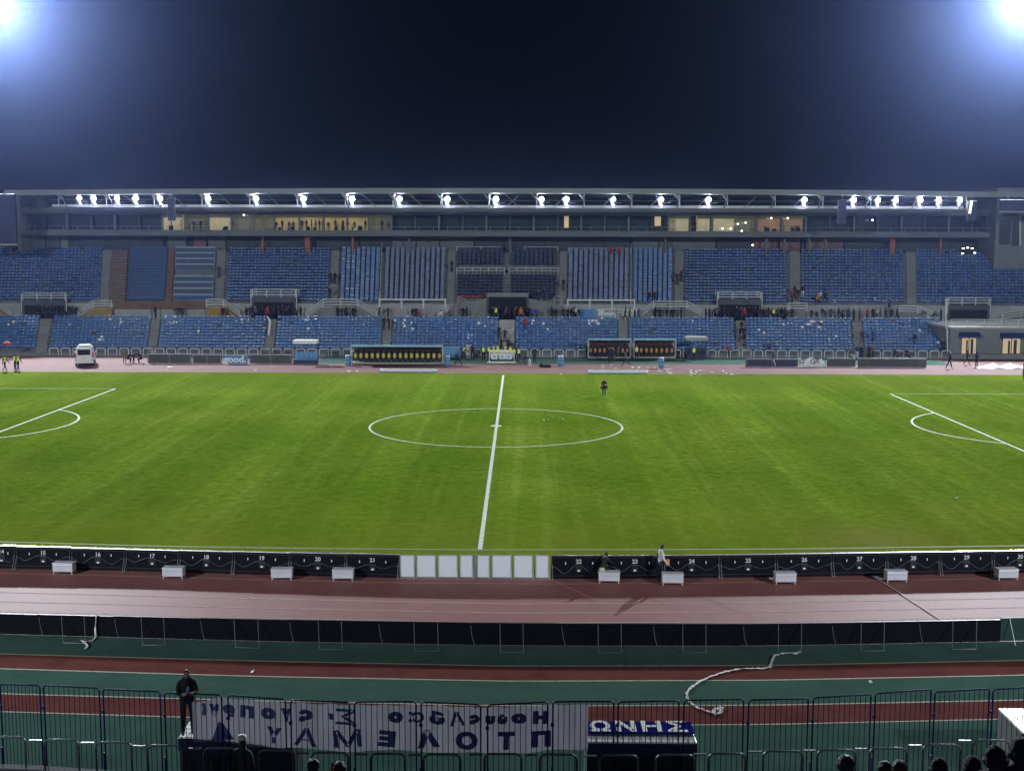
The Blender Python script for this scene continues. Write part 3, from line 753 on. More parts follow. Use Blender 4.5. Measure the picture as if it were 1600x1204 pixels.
for (a, b, c, d) in ((1503, 1524, 527, 552), (1567, 1593, 528, 552)):
    p = WY(a, c, y0b); q = WY(b, d, y0b); xm = (p.x+q.x)/2
    fr = P(MB().box(p.x-0.06, q.x+0.06, y0b-0.06, y0b-0.003, q.z-0.06, p.z+0.06), 'window', 'dark')
    t = MB().box(p.x, xm-0.05, y0b-0.075, y0b-0.062, q.z, p.z).box(xm+0.05, q.x, y0b-0.075, y0b-0.062, q.z, p.z).build('pane', 'beigelit', fr)
    P(MB().box(p.x+(q.x-p.x)*0.3, p.x+(q.x-p.x)*0.42, y0b-0.10, y0b-0.08, q.z, p.z-0.3).box(p.x+(q.x-p.x)*0.62, p.x+(q.x-p.x)*0.8, y0b-0.10, y0b-0.08, q.z, p.z-0.2), 'curtain', 'gwall')
    mb = MB(); xa, xb = p.x-0.35, q.x+0.35; z1 = p.z+0.6
    mb.add([(xa, y0b-0.003, z1), (xb, y0b-0.003, z1), (xb, y0b-0.8, z1-0.45), (xa, y0b-0.8, z1-0.45), (xa, y0b-0.003, z1-0.45), (xb, y0b-0.003, z1-0.45), (xb, y0b-0.8, z1-0.6), (xa, y0b-0.8, z1-0.6)],
           [(0, 3, 2, 1), (3, 7, 6, 2), (0, 4, 7, 3), (1, 2, 6, 5)])
    P(mb, 'awning', 'awn')

# ================================================================== GALLERY AND ROOF
YG = 75.8
zf0, zf1 = WY(800, 369.5, YG).z, WY(800, 361, YG).z
zu0, zu1 = WY(800, 335.5, YG).z, WY(800, 326.5, YG).z
gx0, gx1 = XY(30, YG, 14), XY(1552, YG, 14)
part(MB().box(gx0, gx1, YG, YG+9, zf0, zf1), 'gallery_floor', 'fascia')
part(MB().box(gx0, gx1, YG, YG+9, zu0, zu1), 'gallery_ceiling', 'fascia')
part(MB().box(XL, XR, YT+2.2, YT+2.6, 2, 19.2), 'back_wall', 'gwall')
YP = YG+1.5
def bay(a, b, kind, top=None, bot=None, label=None):
    x0, x1 = XY(a, YP, 15), XY(b, YP, 15)
    z0 = zf1+0.01 if bot is None else WY((a+b)/2, bot, YP).z; z1 = zu0-0.01 if top is None else WY((a+b)/2, top, YP).z
    fr = MB(); fr.box(x0, x1, YP, YP+0.09, z0, z0+0.06).box(x0, x1, YP, YP+0.09, z1-0.06, z1).box(x0, x0+0.06, YP, YP+0.09, z0+0.062, z1-0.062).box(x1-0.06, x1, YP, YP+0.09, z0+0.062, z1-0.062)
    o = part(fr, 'window', 'gcol', label=label)
    MB().box(x0+0.062, x1-0.062, YP+0.03, YP+0.05, z0+0.062, z1-0.062).build('pane', 'glass', o)
    rm = {'d': 'gwall', 'w': 'warm', 'b': 'beigelit', 'm': 'dimlit', 'o': 'orangelit', 'p': 'pinklit'}[kind]
    if kind in 'bwo':
        MB().box(x0+0.07, x1-0.07, YP+0.12, YP+0.14, z1-0.42, z1-0.07).build('blind', 'dimlit', o)
        fb = MB(); random.seed(int(a))
        for _ in range(3): xf = random.uniform(x0+0.3, x1-0.8); fb.box(xf, xf+random.uniform(.2, .5), YP+0.6, YP+0.9, z0, z0+random.uniform(.35, .8))
        if kind != 'b' or a < 400: fb.build('furniture', 'c_maroon' if kind == 'o' else 'gwall', o)
    MB().box(x0+0.02, x1-0.02, YP+1.3, YP+1.35, z0-0.0, z1).box(x0+0.003, x0+0.02, YP+0.1, YP+1.3, z0, z1).build('room_wall', rm, o)
    return o
bays = [(31, 68, 'd'), (69, 105, 'd'), (106, 142, 'd'), (143, 180, 'd'), (181, 217, 'd'), (218, 253, 'd'), (254, 286, 'b'), (287, 325, 'm'), (327, 361, 'b'),
        (362, 394, 'm'), (395, 411, 'm'), (412, 428, 'm'), (429, 468, 'w'), (469, 506, 'w'), (507, 543, 'w'), (544, 576, 'w'), (577, 611, 'm')]
xx = 612
while xx < 1040: bays.append((xx+0.5, xx+36.5, 'd')); xx += 37
bays += [(1045, 1078, 'b'), (1079, 1088, 'd'), (1089, 1111, 'b'), (1114, 1150, 'b'), (1151, 1182, 'm'), (1183, 1222, 'o'), (1223, 1258, 'o')]
xx = 1260
while xx < 1548: bays.append((xx+0.5, xx+36.5, 'd')); xx += 37
for a, b, k in bays: bay(a, b, k)
# two narrow lit doors standing in the dark glazing
for a, b, c, d in ((881.5, 888.5, 337.5, 356), (1023, 1032.5, 338, 353)):
    y = YP-0.03; p = WY(a, c, y); q = WY(b, d, y)
    part(MB().box(p.x, q.x, y-0.02, y+0.02, q.z, p.z), 'lit_doorway', 'beigelit', label='narrow bright doorway in the dark glazing')
mbc = MB()
for px_ in [31, 105, 180, 254, 326, 362, 429, 468, 506, 543, 576, 612, 686, 760, 834, 908, 982, 1044, 1112, 1183, 1222, 1259, 1334, 1408, 1482, 1551]:
    x = XY(px_, YG+0.8, 15); mbc = MB().box(x-0.12, x+0.12, YG+0.6, YG+0.9, zf1+0.003, zu0-0.003); part(mbc, 'gallery_column', 'gcol')
# balcony rail in front of the gallery
mb = MB(); rail_seg(mb, [(gx0+.2, YG+0.1, zf1), (gx1-.2, YG+0.1, zf1)], 0.55, 0, 0.02); part(mb, 'balcony_rail', 'pipe')
# end walls
for a, b in ((28, 34), (1548, 1556)):
    x = XY((a+b)/2, YG, 15); part(MB().box(x-0.25, x+0.25, YG-0.4, YG+9, ZTOP, 19.0), 'end_wall', 'conc')
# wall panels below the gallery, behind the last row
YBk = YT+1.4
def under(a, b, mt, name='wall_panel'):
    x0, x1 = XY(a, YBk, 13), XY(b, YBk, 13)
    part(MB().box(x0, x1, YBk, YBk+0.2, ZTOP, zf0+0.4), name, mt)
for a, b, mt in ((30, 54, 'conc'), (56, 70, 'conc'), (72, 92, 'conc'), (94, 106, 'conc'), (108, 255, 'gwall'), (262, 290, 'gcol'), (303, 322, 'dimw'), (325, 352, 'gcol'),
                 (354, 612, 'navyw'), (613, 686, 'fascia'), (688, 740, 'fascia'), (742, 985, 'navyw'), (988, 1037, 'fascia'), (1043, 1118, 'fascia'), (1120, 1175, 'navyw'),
                 (1176, 1217, 'litpanel'), (1219, 1250, 'litpanel'), (1260, 1318, 'litpanel'), (1320, 1550, 'navyw')):
    if mt == 'dimw': mt = 'litpanel'
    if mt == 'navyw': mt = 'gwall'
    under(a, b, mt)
for px_ in (410, 480, 551, 1198, 1226, 1265, 1290, 1395, 1470, 797, 640, 1040):
    x = XY(px_, YG+2, 13); r_ = 0.14 if px_ not in (480, 1395) else 0.32
    part(MB().box(x-r_, x+r_, YG+2, YG+2.3, ZTOP-2, zf0-0.003), 'under_gallery_post', 'orange' if px_ in (410, 480, 551, 1395, 1470) else 'gcol')
# roof
YR = 67.5
zr1 = WY(800, 294.2, YR).z; zr0 = WY(800, 302.5, YR).z
rx0, rx1 = XY(6, YR, 19), XY(1640, YR, 19)
mb = MB()
n = 24
top = []; 
for i in range(n+1):
    x = rx0+(rx1-rx0)*i/n
    s = -0.35*((x-1.0)/62)**2+0.02
    top.append((x, s))
for i in range(n):
    (xa, sa), (xb, sb) = top[i], top[i+1]
    mb.hexa([(xa, YR, zr0+sa), (xb, YR, zr0+sb), (xb, YR+0.5, zr0+sb), (xa, YR+0.5, zr0+sa), (xa, YR, zr1+sa), (xb, YR, zr1+sb), (xb, YR+0.5, zr1+sb), (xa, YR+0.5, zr1+sa)])
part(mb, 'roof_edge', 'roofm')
mb = MB()
for i in range(n):
    (xa, sa), (xb, sb) = top[i], top[i+1]
    mb.hexa([(xa, YR+0.503, zr0+sa+0.1), (xb, YR+0.503, zr0+sb+0.1), (xb, YT+3, zr0-0.4), (xa, YT+3, zr0-0.4), (xa, YR+0.503, zr1+sa-0.05), (xb, YR+0.503, zr1+sb-0.05), (xb, YT+3, zr0+0.6), (xa, YT+3, zr0+0.6)])
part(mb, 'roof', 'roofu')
for k in range(21):                       # rafters
    px_ = 19+74.5*k; x = XY(px_, YR+0.3, 18.5)
    mb = MB(); mb.tube([(x, YR+0.5, zr0-0.12), (x, YT, zr0-0.55)], 0.10, 6)
    mb.tube([(x, YR+0.5, zr0-0.15), (x+0.0, YR+2.6, zr0-1.7)], 0.08, 5); mb.tube([(x-0.6, YR+0.4, zr0-0.02), (x, YR+0.7, zr0-0.75)], 0.12, 6)
    part(mb, 'rafter', 'roofm')
# lamp catwalk hung under the roof
YC = 69.9; zc = WY(800, 325.5, YC).z
cx0, cx1 = XY(79, YC, zc), XY(1508, YC, zc)
mb = MB(); mb.box(cx0, cx1, YC-0.5, YC+0.6, zc-0.06, zc).tube([(cx0, YC-0.5, zc+0.95), (cx1, YC-0.5, zc+0.95)], 0.03, 5)
mb.tube([(cx0, YC-0.5, zc+0.03), (cx1, YC-0.5, zc+0.03)], 0.05, 5)
part(mb, 'catwalk', 'roofm')
part(MB().box(cx0, cx1, YC+0.603, YC+0.66, zc-0.05, zc+0.40), 'kick_plate', 'rail')
mb = MB()
for k in range(20):
    px_ = 84+74.5*k
    if px_ > 1508: break
    x = XY(px_+9, YC-0.2, 17.5); part(MB().tube([(x, YC-0.45, zc), (x, YC-0.45, zr0+0.05)], 0.055, 6), 'hanger', 'rail')
    s = 1 if px_ < 780 else -1
    part(MB().tube([(x+s*2.2, YC-0.2, zr0-0.1), (x+s*3.9, YC-0.2, zc+0.1)], 0.04, 5), 'brace', 'pipe')
# floodlights on the catwalk
LPX = [(124, 0.45), (146, 1), (183, 1), (212, 1), (250, 1), (325, 1), (400, 1), (474, 1), (550, 1), (624, 1), (699, 1), (775, 1.25), (846, 0.7), (885, 1.1), (958, 0.9), (1033, 1), (1107, 1),
       (1257, 1), (1334, 1), (1372, 0.7), (1400, 1), (1438, 0.9), (1467, 0.9), (1500, 0.7)]
def floodlamp():
    e = bpy.data.objects.new('floodlight', None); C.objects.link(e)
    MB().lathe([(0.12, 0.42), (0.36, 0.20), (0.40, 0.02)], (0, 0, 0), 'y', 16).build('housing', 'blk2', e, True)
    MB().lathe([(0.01, -0.03), (0.36, -0.02), (0.385, 0.018)], (0, 0, 0), 'y', 16).build('lens', 'lampdisc', e, True)
    MB().box(-0.46, -0.41, -0.02, 0.08, -1.05, 0.1).box(0.41, 0.46, -0.02, 0.08, -1.05, 0.1).box(-0.46, 0.46, -0.02, 0.08, -1.1, -1.05).build('bracket', 'galv', e)
    MB().box(-0.03, 1.3, 0.1, 0.16, -0.55, -0.49).build('arm', 'galv', e)
    MB().add([(-0.75, 0.2, 0.05), (-0.45, 0.2, 0.12), (0.55, 0.25, -1.25), (0.15, 0.25, -1.3), (-0.75, 0.23, 0.05), (-0.45, 0.23, 0.12), (0.55, 0.28, -1.25), (0.15, 0.28, -1.3)], [(0, 1, 2, 3), (7, 6, 5, 4), (0, 4, 5, 1), (1, 5, 6, 2), (2, 6, 7, 3), (3, 7, 4, 0)]).build('deflector', 'whitemat', e)
    return e
fl0 = floodlamp()
ROOF_W = 2600
for i, (px_, s) in enumerate(LPX):
    o = fl0 if i == 0 else copy_tree(fl0)
    x = XY(px_, YC, zc+1.1); o.location = (x, YC, zc+1.15); o.scale = (0.66+0.2*s,)*3
    o.rotation_euler = (R(6), 0, R(random.uniform(-14, 14)))
    wh = ['leftmost and dimmest floodlight on the catwalk', 'second floodlight from the left end of the catwalk', 'third floodlight from the left end of the catwalk', 'fourth floodlight from the left end of the catwalk',
          'floodlight just left of the hanging navy speaker column on the left', 'floodlight just right of the hanging navy speaker column on the left', 'seventh floodlight from the left, over the balcony crowd',
          'eighth floodlight from the left, over the balcony crowd', 'floodlight above the right part of the lit balcony', 'tenth floodlight from the left, above dark glazing', 'floodlight left of the large central one',
          'large central floodlight above the dark seats', 'smaller left lamp of the close pair right of centre', 'brighter right lamp of the close pair right of centre', 'floodlight between the two narrow bright doorways',
          'floodlight above the second narrow bright doorway', 'floodlight above the beige lit windows on the right', 'lone floodlight left of the navy speaker column on the right', 'floodlight just right of the navy speaker column on the right',
          'fifth floodlight from the right end', 'fourth floodlight from the right end', 'third floodlight from the right end', 'second floodlight from the right end', 'rightmost floodlight on the catwalk'][i]
    tag(o, wh, 'floodlight', 'floodlights under the stand roof')
    lamp('SPOT', 'roof_lamp_light', (x, YC-0.2, zc+1.15), ROOF_W*s, COOL, (x*0.55, 0, 0), 0.35, 140, 0.6)
    lamp('POINT', 'roof_lamp_spill', (x, YC+0.25, zc+0.55), 90*s, (0.66, 0.56, 1.0), None, 0.10)
# hanging speaker columns
def spk(a, b, c, d, y, lab, mt='navy', tilt=0):
    p = WY(a, c, y); q = WY(b, d, y); e = empty('speaker_column', ((p.x+q.x)/2, y, q.z), lab, 'loudspeaker')
    w_ = q.x-p.x; h = p.z-q.z; n = max(2, int(h/0.55))
    for i in range(n):
        MB().bbox(-w_/2, w_/2, -0.25, 0.35, h*i/n+0.01, h*(i+1)/n-0.01, 0.03).build('cabinet', mt, e)
    MB().tube([(0, 0, h), (0, 0, h+0.8)], 0.03).build('hanger', 'pipe', e)
    return e
spk(262.5, 273.5, 309, 345, 66.6, 'tall navy speaker column hanging before the lit gallery on the left')
spk(1310, 1321, 312, 350, 66.6, 'tall navy speaker column hanging between floodlights on the right')
e = spk(1512, 1524, 314, 345, 66.6, 'dark speaker column at the right end with a short row of white lights')
for i in range(5): MB().box(-0.28-0.04*i, -0.02-0.04*i, -0.30, -0.262, 2.25-0.33*i, 2.45-0.33*i).build('light', 'bulb', e)
# dark screens at both ends of the stand
for a, b, c, d, lab in ((-60, 27, 303, 381, 'large blank navy screen at the left end of the stand roof'), (1562, 1660, 312, 330, 'dark blank panel at the right end of the stand roof')):
    y = 66.4; p = WY(a, c, y); q = WY(b, d, y); e = empty('screen', ((p.x+q.x)/2, y, q.z), lab, 'screen')
    w_ = q.x-p.x; h = p.z-q.z
    MB().bbox(-w_/2, w_/2, -0.2, 0.3, 0, h, 0.05).build('cabinet', 'navy', e)
    MB().box(-w_/2-0.1, w_/2+0.1, -0.26, -0.203, -0.2, 0).build('frame', 'pipe', e)
    for k in (-1, 1): MB().tube([(k*w_*0.35, 0.4, h), (k*w_*0.35, 0.4, 19-q.z)], 0.08).build('post', 'pipe', e)
# steel stair tower frame at the right end
y = 73.8; e = empty('end_tower', (XY(1575, y, 14), y, ZTOP), 'grey concrete end tower with dark openings at the right of the roof', 'tower')
inv = Matrix.Translation(-e.location)
p = WY(1557, 330, y); q = WY(1700, 384, y)
o = MB().box(p.x, q.x, y, y+6, ZTOP-2, p.z+3.0).build('wall', 'wallr', e); o.matrix_parent_inverse = inv
for a, b, c, d in ((1562, 1578, 345, 382), (1582, 1592, 345, 384), (1566, 1590, 322, 338)):
    p = WY(a, c, y); q = WY(b, d, y); o = MB().box(p.x, q.x, y-0.04, y-0.003, q.z, p.z).build('opening', 'gwall', e); o.matrix_parent_inverse = inv  # dark sheets on the wall stand for the shade inside the openings
p = WY(1594, 338, y-0.2); q = WY(1594, 384, y-0.2)
o = MB().tube([p, q], 0.12).build('post', 'rail', e); o.matrix_parent_inverse = inv
# small bulbs and warm spots seen in the gallery
for px_, py_, lab in ((381, 336, 'single round lamp glowing in the left gallery'), (1205, 341, 'left lamp of a pair in the orange-lit gallery bay'), (1231, 341, 'right lamp of a pair in the orange-lit gallery bay'),
                      (1153, 350, 'upper left small white lamp behind the right gallery glass'), (1165, 348, 'upper right small white lamp behind the right gallery glass'), (1159, 361, 'lowest small white lamp behind the right gallery glass'),
                      (1142, 357, 'small white lamp beside the beige window on the right gallery'), (1129, 357, 'small white lamp low in the beige window on the right gallery'),
                      (1363, 344, 'tiny lone lamp in the dark right part of the gallery'), (1176, 383, 'small white lamp under the gallery above the glinting seats')):
    yy = YG+0.35 if py_ < 370 else YG+2.0; p = WY(px_, py_, yy)
    o = MB().lathe([(0.02, -0.12), (0.11, -0.06), (0.13, 0.0), (0.10, 0.07), (0.03, 0.12)], (0, 0, 0), 'z', 10).build('wall_lamp', 'bulb', None, True); o.location = p
    tag(o, lab, 'lamp')
# small led cluster hanging at the right
y = YG+1; e = empty('led_cluster', WY(1514, 388, y), 'small cluster of five white led dots under the right gallery', 'led lights')
for a, b in ((1505, 388), (1512, 387), (1519, 388), (1504, 396), (1523, 395)):
    p = WY(a, b, y)-e.location; MB().box(p.x-0.14, p.x+0.14, -0.02, 0.02, p.z-0.07, p.z+0.07).build('led', 'bulb', e)
MB().box(-0.9, 0.9, 0.03, 0.08, -0.6, 0.3).build('backing', 'dark', e)

# ================================================================== FAR TOUCHLINE EQUIPMENT
def gp(px, py): return G(px, py)
def board_far(a, b, y0, y1, mt, lab, group=None, posts=True, cat='board'):
    pa = G(a, y1); pb = G(b, y1); h = (y1-y0)/F*(pa.y-CY)*1.0
    e = empty('advertising_board', ((pa.x+pb.x)/2, pa.y, 0), lab, cat, group)
    w_ = pb.x-pa.x
    MB().bbox(-w_/2, w_/2, -0.05, 0.05, 0.04, h, 0.015).build('panel', mt, e)
    mb = MB(); n = max(2, int(w_/2.2))
    for i in range(n+1):
        x = -w_/2+0.1+(w_-0.2)*i/n; mb.tube([(x, -0.09, 0.0), (x, -0.09, h)], 0.03, 5)
    if posts: mb.build('brace', 'galv', e)
    MB().box(-w_/2, w_/2, -0.055, 0.055, h+0.002, h+0.05).build('top_edge', 'galv', e)
    return e, w_, h
board_far(231, 300, 553, 568, 'concd', 'grey board with pale edge left of the blue good sign, further left one', 'grey far boards')
board_far(301, 347, 554, 568, 'concd', 'grey board touching the left side of the blue good sign', 'grey far boards')
board_far(390, 457, 554, 568, 'concd', 'grey board between the good sign and the white-roofed shelter', 'grey far boards')
board_far(1165, 1246, 561, 573, 'navy', 'dark board with upright braces left of the white draped banner')
board_far(1292, 1336, 560, 573, 'concd', 'grey board just right of the white draped banner', 'grey far boards', False)
board_far(1340, 1446, 560, 574, 'concd', 'long grey board at the right end, below people on the lower rows', 'grey far boards', False)
e, w_, h = board_far(350, 387, 555, 569, 'blue', 'blue advertising board with the word good and a dot', posts=False, cat='sign')
text_mesh('lettering', 'good.', h*1.0, 'txt', e, (-0.05, -0.075, h*0.55), (R(90), 0, 0), 0.01, sx=1.1, bold=0.03)
# white mats lying by the track
for a, b, c, d, lab in ((594, 683, 577, 581.5, 'long pale blue-white roll lying by the grass below the left dugout'), (920, 1012, 578.5, 583.5, 'long pale blue-white roll lying by the grass below the right dugouts')):
    p = G(a, d); q = G(b, d); mb = MB(); x0, x1 = p.x, q.x
    pts = [(x0+(x1-x0)*i/14, p.y+0.15+random.uniform(-.05, .05), 0.16) for i in range(15)]
    mb.tube(pts, 0.17, 8); tag(mb.build('mat_roll', 'whitemat', smooth=True), lab, 'roll')

# dugouts
def dugout(a, b, ytop, ybase, nseat, lab, mt_yel, gapx=None):
    pa = G(a, ybase); pb = G(b, ybase); w_ = pb.x-pa.x; h = (ybase-ytop)/F*(pa.y-CY)*0.99
    e = empty('dugout', ((pa.x+pb.x)/2, pa.y, 0), lab, 'dugout', 'team dugouts')
    D = 1.6
    # curved clear shell
    prof = [(D, 0.35), (D, h*0.75), (D*0.8, h*0.93), (D*0.35, h), (-0.15, h-0.02)]
    mb = MB(); A = [(-w_/2, y, z) for y, z in prof]; B = [(w_/2, y, z) for y, z in prof]
    mb.strip(A, B); mb.strip([(x, y+0.03, z+0.03) for x, y, z in B], [(x, y+0.03, z+0.03) for x, y, z in A]); mb.build('shell', 'clear', e)
    MB().bbox(-w_/2-0.05, w_/2+0.05, -0.30, 0.25, h+0.002, h+0.17, 0.04).build('roof', 'teal', e)
    for s in (-1, 1):
        mb = MB(); mb.tube([(s*w_/2, D, 0), (s*w_/2, D, h*0.75), (s*w_/2, D*0.8, h*0.93), (s*w_/2, -0.15, h)], 0.045).tube([(s*w_/2, -0.15, 0.3), (s*w_/2, -0.15, h)], 0.05)
        mb.build('end_frame', 'rail', e)
    mb = MB(); n = 6
    for i in range(1, n):
        x = -w_/2+w_*i/n; mb.tube([(x, D-0.06, 0.1), (x, D-0.06, h*0.75), (x, D*0.75, h*0.92), (x, -0.1, h-0.04)], 0.03, 5)
    mb.build('rib', 'pipe', e)
    # smudged posters on the back panel, drawn as dark and maroon squares of cloth
    MB().box(-w_/2+0.3, w_/2-0.3, D-0.10, D-0.07, h*0.62, h*0.80).build('poster_strip', 'c_maroon', e)
    MB().box(-w_/2, w_/2, -0.05, D, 0.1, 0.28).build('floor', 'conclt', e)
    proto = None
    for i in range(nseat):
        x = -w_/2+w_*(i+0.6)/(nseat+0.2)
        if gapx and gapx[0] < i < gapx[1]: continue
        s = w_/nseat*0.44
        st = MB(); st.bbox(-s, s, 0.55, 0.72, 0.45, 1.35, 0.08); st.bbox(-s*0.95, s*0.95, 0.05, 0.6, 0.42, 0.58, 0.05); st.bbox(-s*0.55, s*0.55, 0.57, 0.74, 1.30, 1.62, 0.09)
        o = st.build('seat', 'blk2', e); o.location = (x, 0, 0)
        cv = MB().lathe([(0.01, -0.02), (s*0.66, -0.02), (s*0.64, 0.01)], (0, 0, 0), 'y', 14)
        cv.v = [(a_*1.0, b_, c_*1.7) for a_, b_, c_ in cv.v]
        c = cv.build('seat_cover', mt_yel, o, True); c.location = (0, 0.54, 0.95)
        # small dark mark on each cover
    return e
dugout(549, 692, 541, 570, 16, 'long left dugout with teal roof and sixteen yellow and black seats', 'yel')
dugout(919, 985, 531, 561, 9, 'right dugout nearer the centre, teal roof, orange and black seats', 'org')
dugout(990, 1055, 531, 561, 8, 'rightmost dugout with teal roof, seats right of a yellow vest', 'org')
# small shelters
def shelter(a, b, rtop, ybase, lab, seatm, roofm):
    pa = G(a, ybase); pb = G(b, ybase); w_ = pb.x-pa.x; h = (ybase-rtop)/F*(pa.y-CY)
    e = empty('shelter', ((pa.x+pb.x)/2, pa.y, 0), lab, 'shelter')
    MB().bbox(-w_/2, w_/2, -0.5, 0.9, h-0.42, h, 0.1).build('roof', roofm, e)
    for s in (-1, 1):
        MB().tube([(s*(w_/2-0.06), 0.5, 0), (s*(w_/2-0.06), 0.5, h-0.4)], 0.04).build('post', 'bluesteel', e)
    MB().bbox(-w_/2+0.1, w_/2-0.1, 0.45, 0.52, 0.4, 1.25, 0.02).build('backrest', seatm, e)
    MB().bbox(-w_/2+0.1, w_/2-0.1, -0.15, 0.45, 0.30, 0.62, 0.05).build('bench', seatm, e)
    for k in range(5):
        x = -w_/2+w_*(k+0.5)/5; MB().bbox(x-0.2, x+0.2, 0.35, 0.44, 0.7, 1.3, 0.05).build('seat_shell', seatm, e)
    MB().box(-w_/2, w_/2, -0.25, -0.18, 0.05, 0.5).build('front_panel', 'navy', e)
    return e
shelter(459, 497, 530.5, 569, 'blue bench shelter under a bright white roof right of the grey boards', 'blueb', 'white')
shelter(1070, 1104, 525.5, 561, 'dark bench shelter under a pale roof right of the dugouts', 'navy', 'conclt')
# barrels
def barrel(px_, py_, lab, w_=0.55, h=1.1):
    p = G(px_, py_); e = empty('barrel', p, lab, 'barrel', 'blue and white barrels by the far track')
    MB().lathe([(0.24, 0), (0.29, 0.05), (0.29, 0.3), (0.31, 0.33), (0.29, 0.36), (0.29, 0.7), (0.31, 0.73), (0.29, 0.76), (0.29, 1.0), (0.24, 1.06)], (0, 0, 0), 'z', 14).build('drum', 'blueb', e, True)
    MB().lathe([(0.26, 1.062), (0.26, 1.12), (0.2, 1.14)], (0, 0, 0), 'z', 14).build('lid', 'white', e, True)
    return e
barrel(544, 571, 'blue barrel at the left end of the left dugout'); barrel(699, 572, 'blue barrel at the right end of the left dugout')
barrel(876, 572, 'blue barrel standing alone right of the bending man'); barrel(1033, 575, 'blue barrel among white litter below the rightmost dugout')
# blue crate behind
p = G(704, 560); tag(MB().bbox(-1.6, 1.1, -0.3, 0.3, 0.1, 1.3, 0.08).build('equipment_case', 'blueb', origin=None), 'blue equipment cases behind the barrel right of the left dugout', 'case').location = p

# beige players' tunnel canopy and white-blue chairs in the centre
p = G(784, 567); e = empty('tunnel_canopy', p, 'beige folding players tunnel canopy in front of the central stairs', 'canopy'); e.scale = (1, 0.45, 0.62)
for s in (-1, 1):
    MB().tube([(s*1.35, 0, 0), (s*1.35, 0, 1.9), (s*1.1, 0, 2.05)], 0.05).build('post', 'white', e)
mb = MB()
for i in range(6):
    x0 = -1.38+i*0.46
    mb.add([(x0, 0.0, 0.95), (x0+0.23, -0.14, 0.93), (x0+0.46, 0.0, 0.95), (x0, 0.1, 2.0), (x0+0.23, -0.06, 2.04), (x0+0.46, 0.1, 2.0)], [(0, 1, 4, 3), (1, 2, 5, 4)])
mb.strip([(-1.38, 0.1, 2.0), (1.38, 0.1, 2.0)], [(-1.38, 2.6, 2.15), (1.38, 2.6, 2.15)])
mb.build('canvas', 'beige', e)
MB().bbox(-1.6, 1.6, -0.6, -0.3, 0.02, 0.28, 0.04).build('base', 'white', e)
for k, x in enumerate((-0.8, 0.05, 0.75)):
    p = G(784, 568)+Vector((x, -0.35, 0.28)); t = empty('folding_seat', p, ['leftmost', 'middle', 'right'][k]+' pale blue seat at the foot of the beige canopy', 'seat', 'pale seats under the canopy')
    MB().bbox(-0.33, 0.33, -0.2, 0.2, 0.25, 0.36, 0.04).build('seat', 'whitemat', t); MB().bbox(-0.33, 0.33, 0.14, 0.22, 0.3, 0.75, 0.04).build('backrest', 'whitemat', t)
    MB().bbox(-0.16, 0.16, 0.08, 0.13, 0.4, 0.62, 0.02).build('cushion', 'teal', t)

# white draped banner on the right, tarpaulin at the far right
def drape(pts0, pts1, mt, name, lab, cat, seed=1, amp=0.12):
    random.seed(seed); n = 22; rows = 5; mb = MB(); G_ = []
    for j in range(rows+1):
        for i in range(n+1):
            t = i/n; s = j/rows
            a = Vector(pts0[0]).lerp(Vector(pts0[1]), t); b = Vector(pts1[0]).lerp(Vector(pts1[1]), t)
            p = a.lerp(b, s); p.y -= 0.08+abs(math.sin(t*17+s*3))*amp+random.uniform(0, amp*0.5); p.z += math.sin(t*11+2)*amp*(1-s)
            G_.append(p)
    fs = [(j*(n+1)+i, j*(n+1)+i+1, (j+1)*(n+1)+i+1, (j+1)*(n+1)+i) for j in range(rows) for i in range(n)]
    mb.add(G_, fs); o = mb.build(name, mt, smooth=True); md = o.modifiers.new('solid', 'SOLIDIFY'); md.thickness = 0.02
    return tag(o, lab, cat)
y = G(1246, 573).y-0.1
o = drape((WY(1247, 559, y), WY(1283, 560, y)), (WY(1249, 572.5, y), WY(1290, 573, y)), 'white', 'banner', 'crumpled white banner with blue letters draped over the boards on the right', 'banner', 3, 0.12)
for i, (px_, t_) in enumerate(((1253, 'Ο'), (1270, 'Ο'), (1277, 'Λ'))):
    p = WY(px_, 565, y-0.42); text_mesh('lettering', t_, 0.7, 'ink', o, p, (R(90), 0, R(0)), 0.008)
p0 = G(1529, 576); mb = MB(); n = 26; rows = 7; V = []
random.seed(5)
for j in range(rows+1):
    for i in range(n+1):
        x = i/n*7.4; yy = j/rows*1.6
        V.append((x, yy+0.1*math.sin(i), 0.04+0.45*math.sin(math.pi*j/rows)*(0.55+0.45*math.sin(i*0.9+j*0.7))*min(1, i/4)*(1+random.uniform(-.2, .2))))
mb.add(V, [(j*(n+1)+i, j*(n+1)+i+1, (j+1)*(n+1)+i+1, (j+1)*(n+1)+i) for j in range(rows) for i in range(n)])
o = mb.build('tarpaulin', 'white', smooth=True); o.location = p0; tag(o, 'heap of crumpled white sheeting on the ground at the right edge', 'tarpaulin')

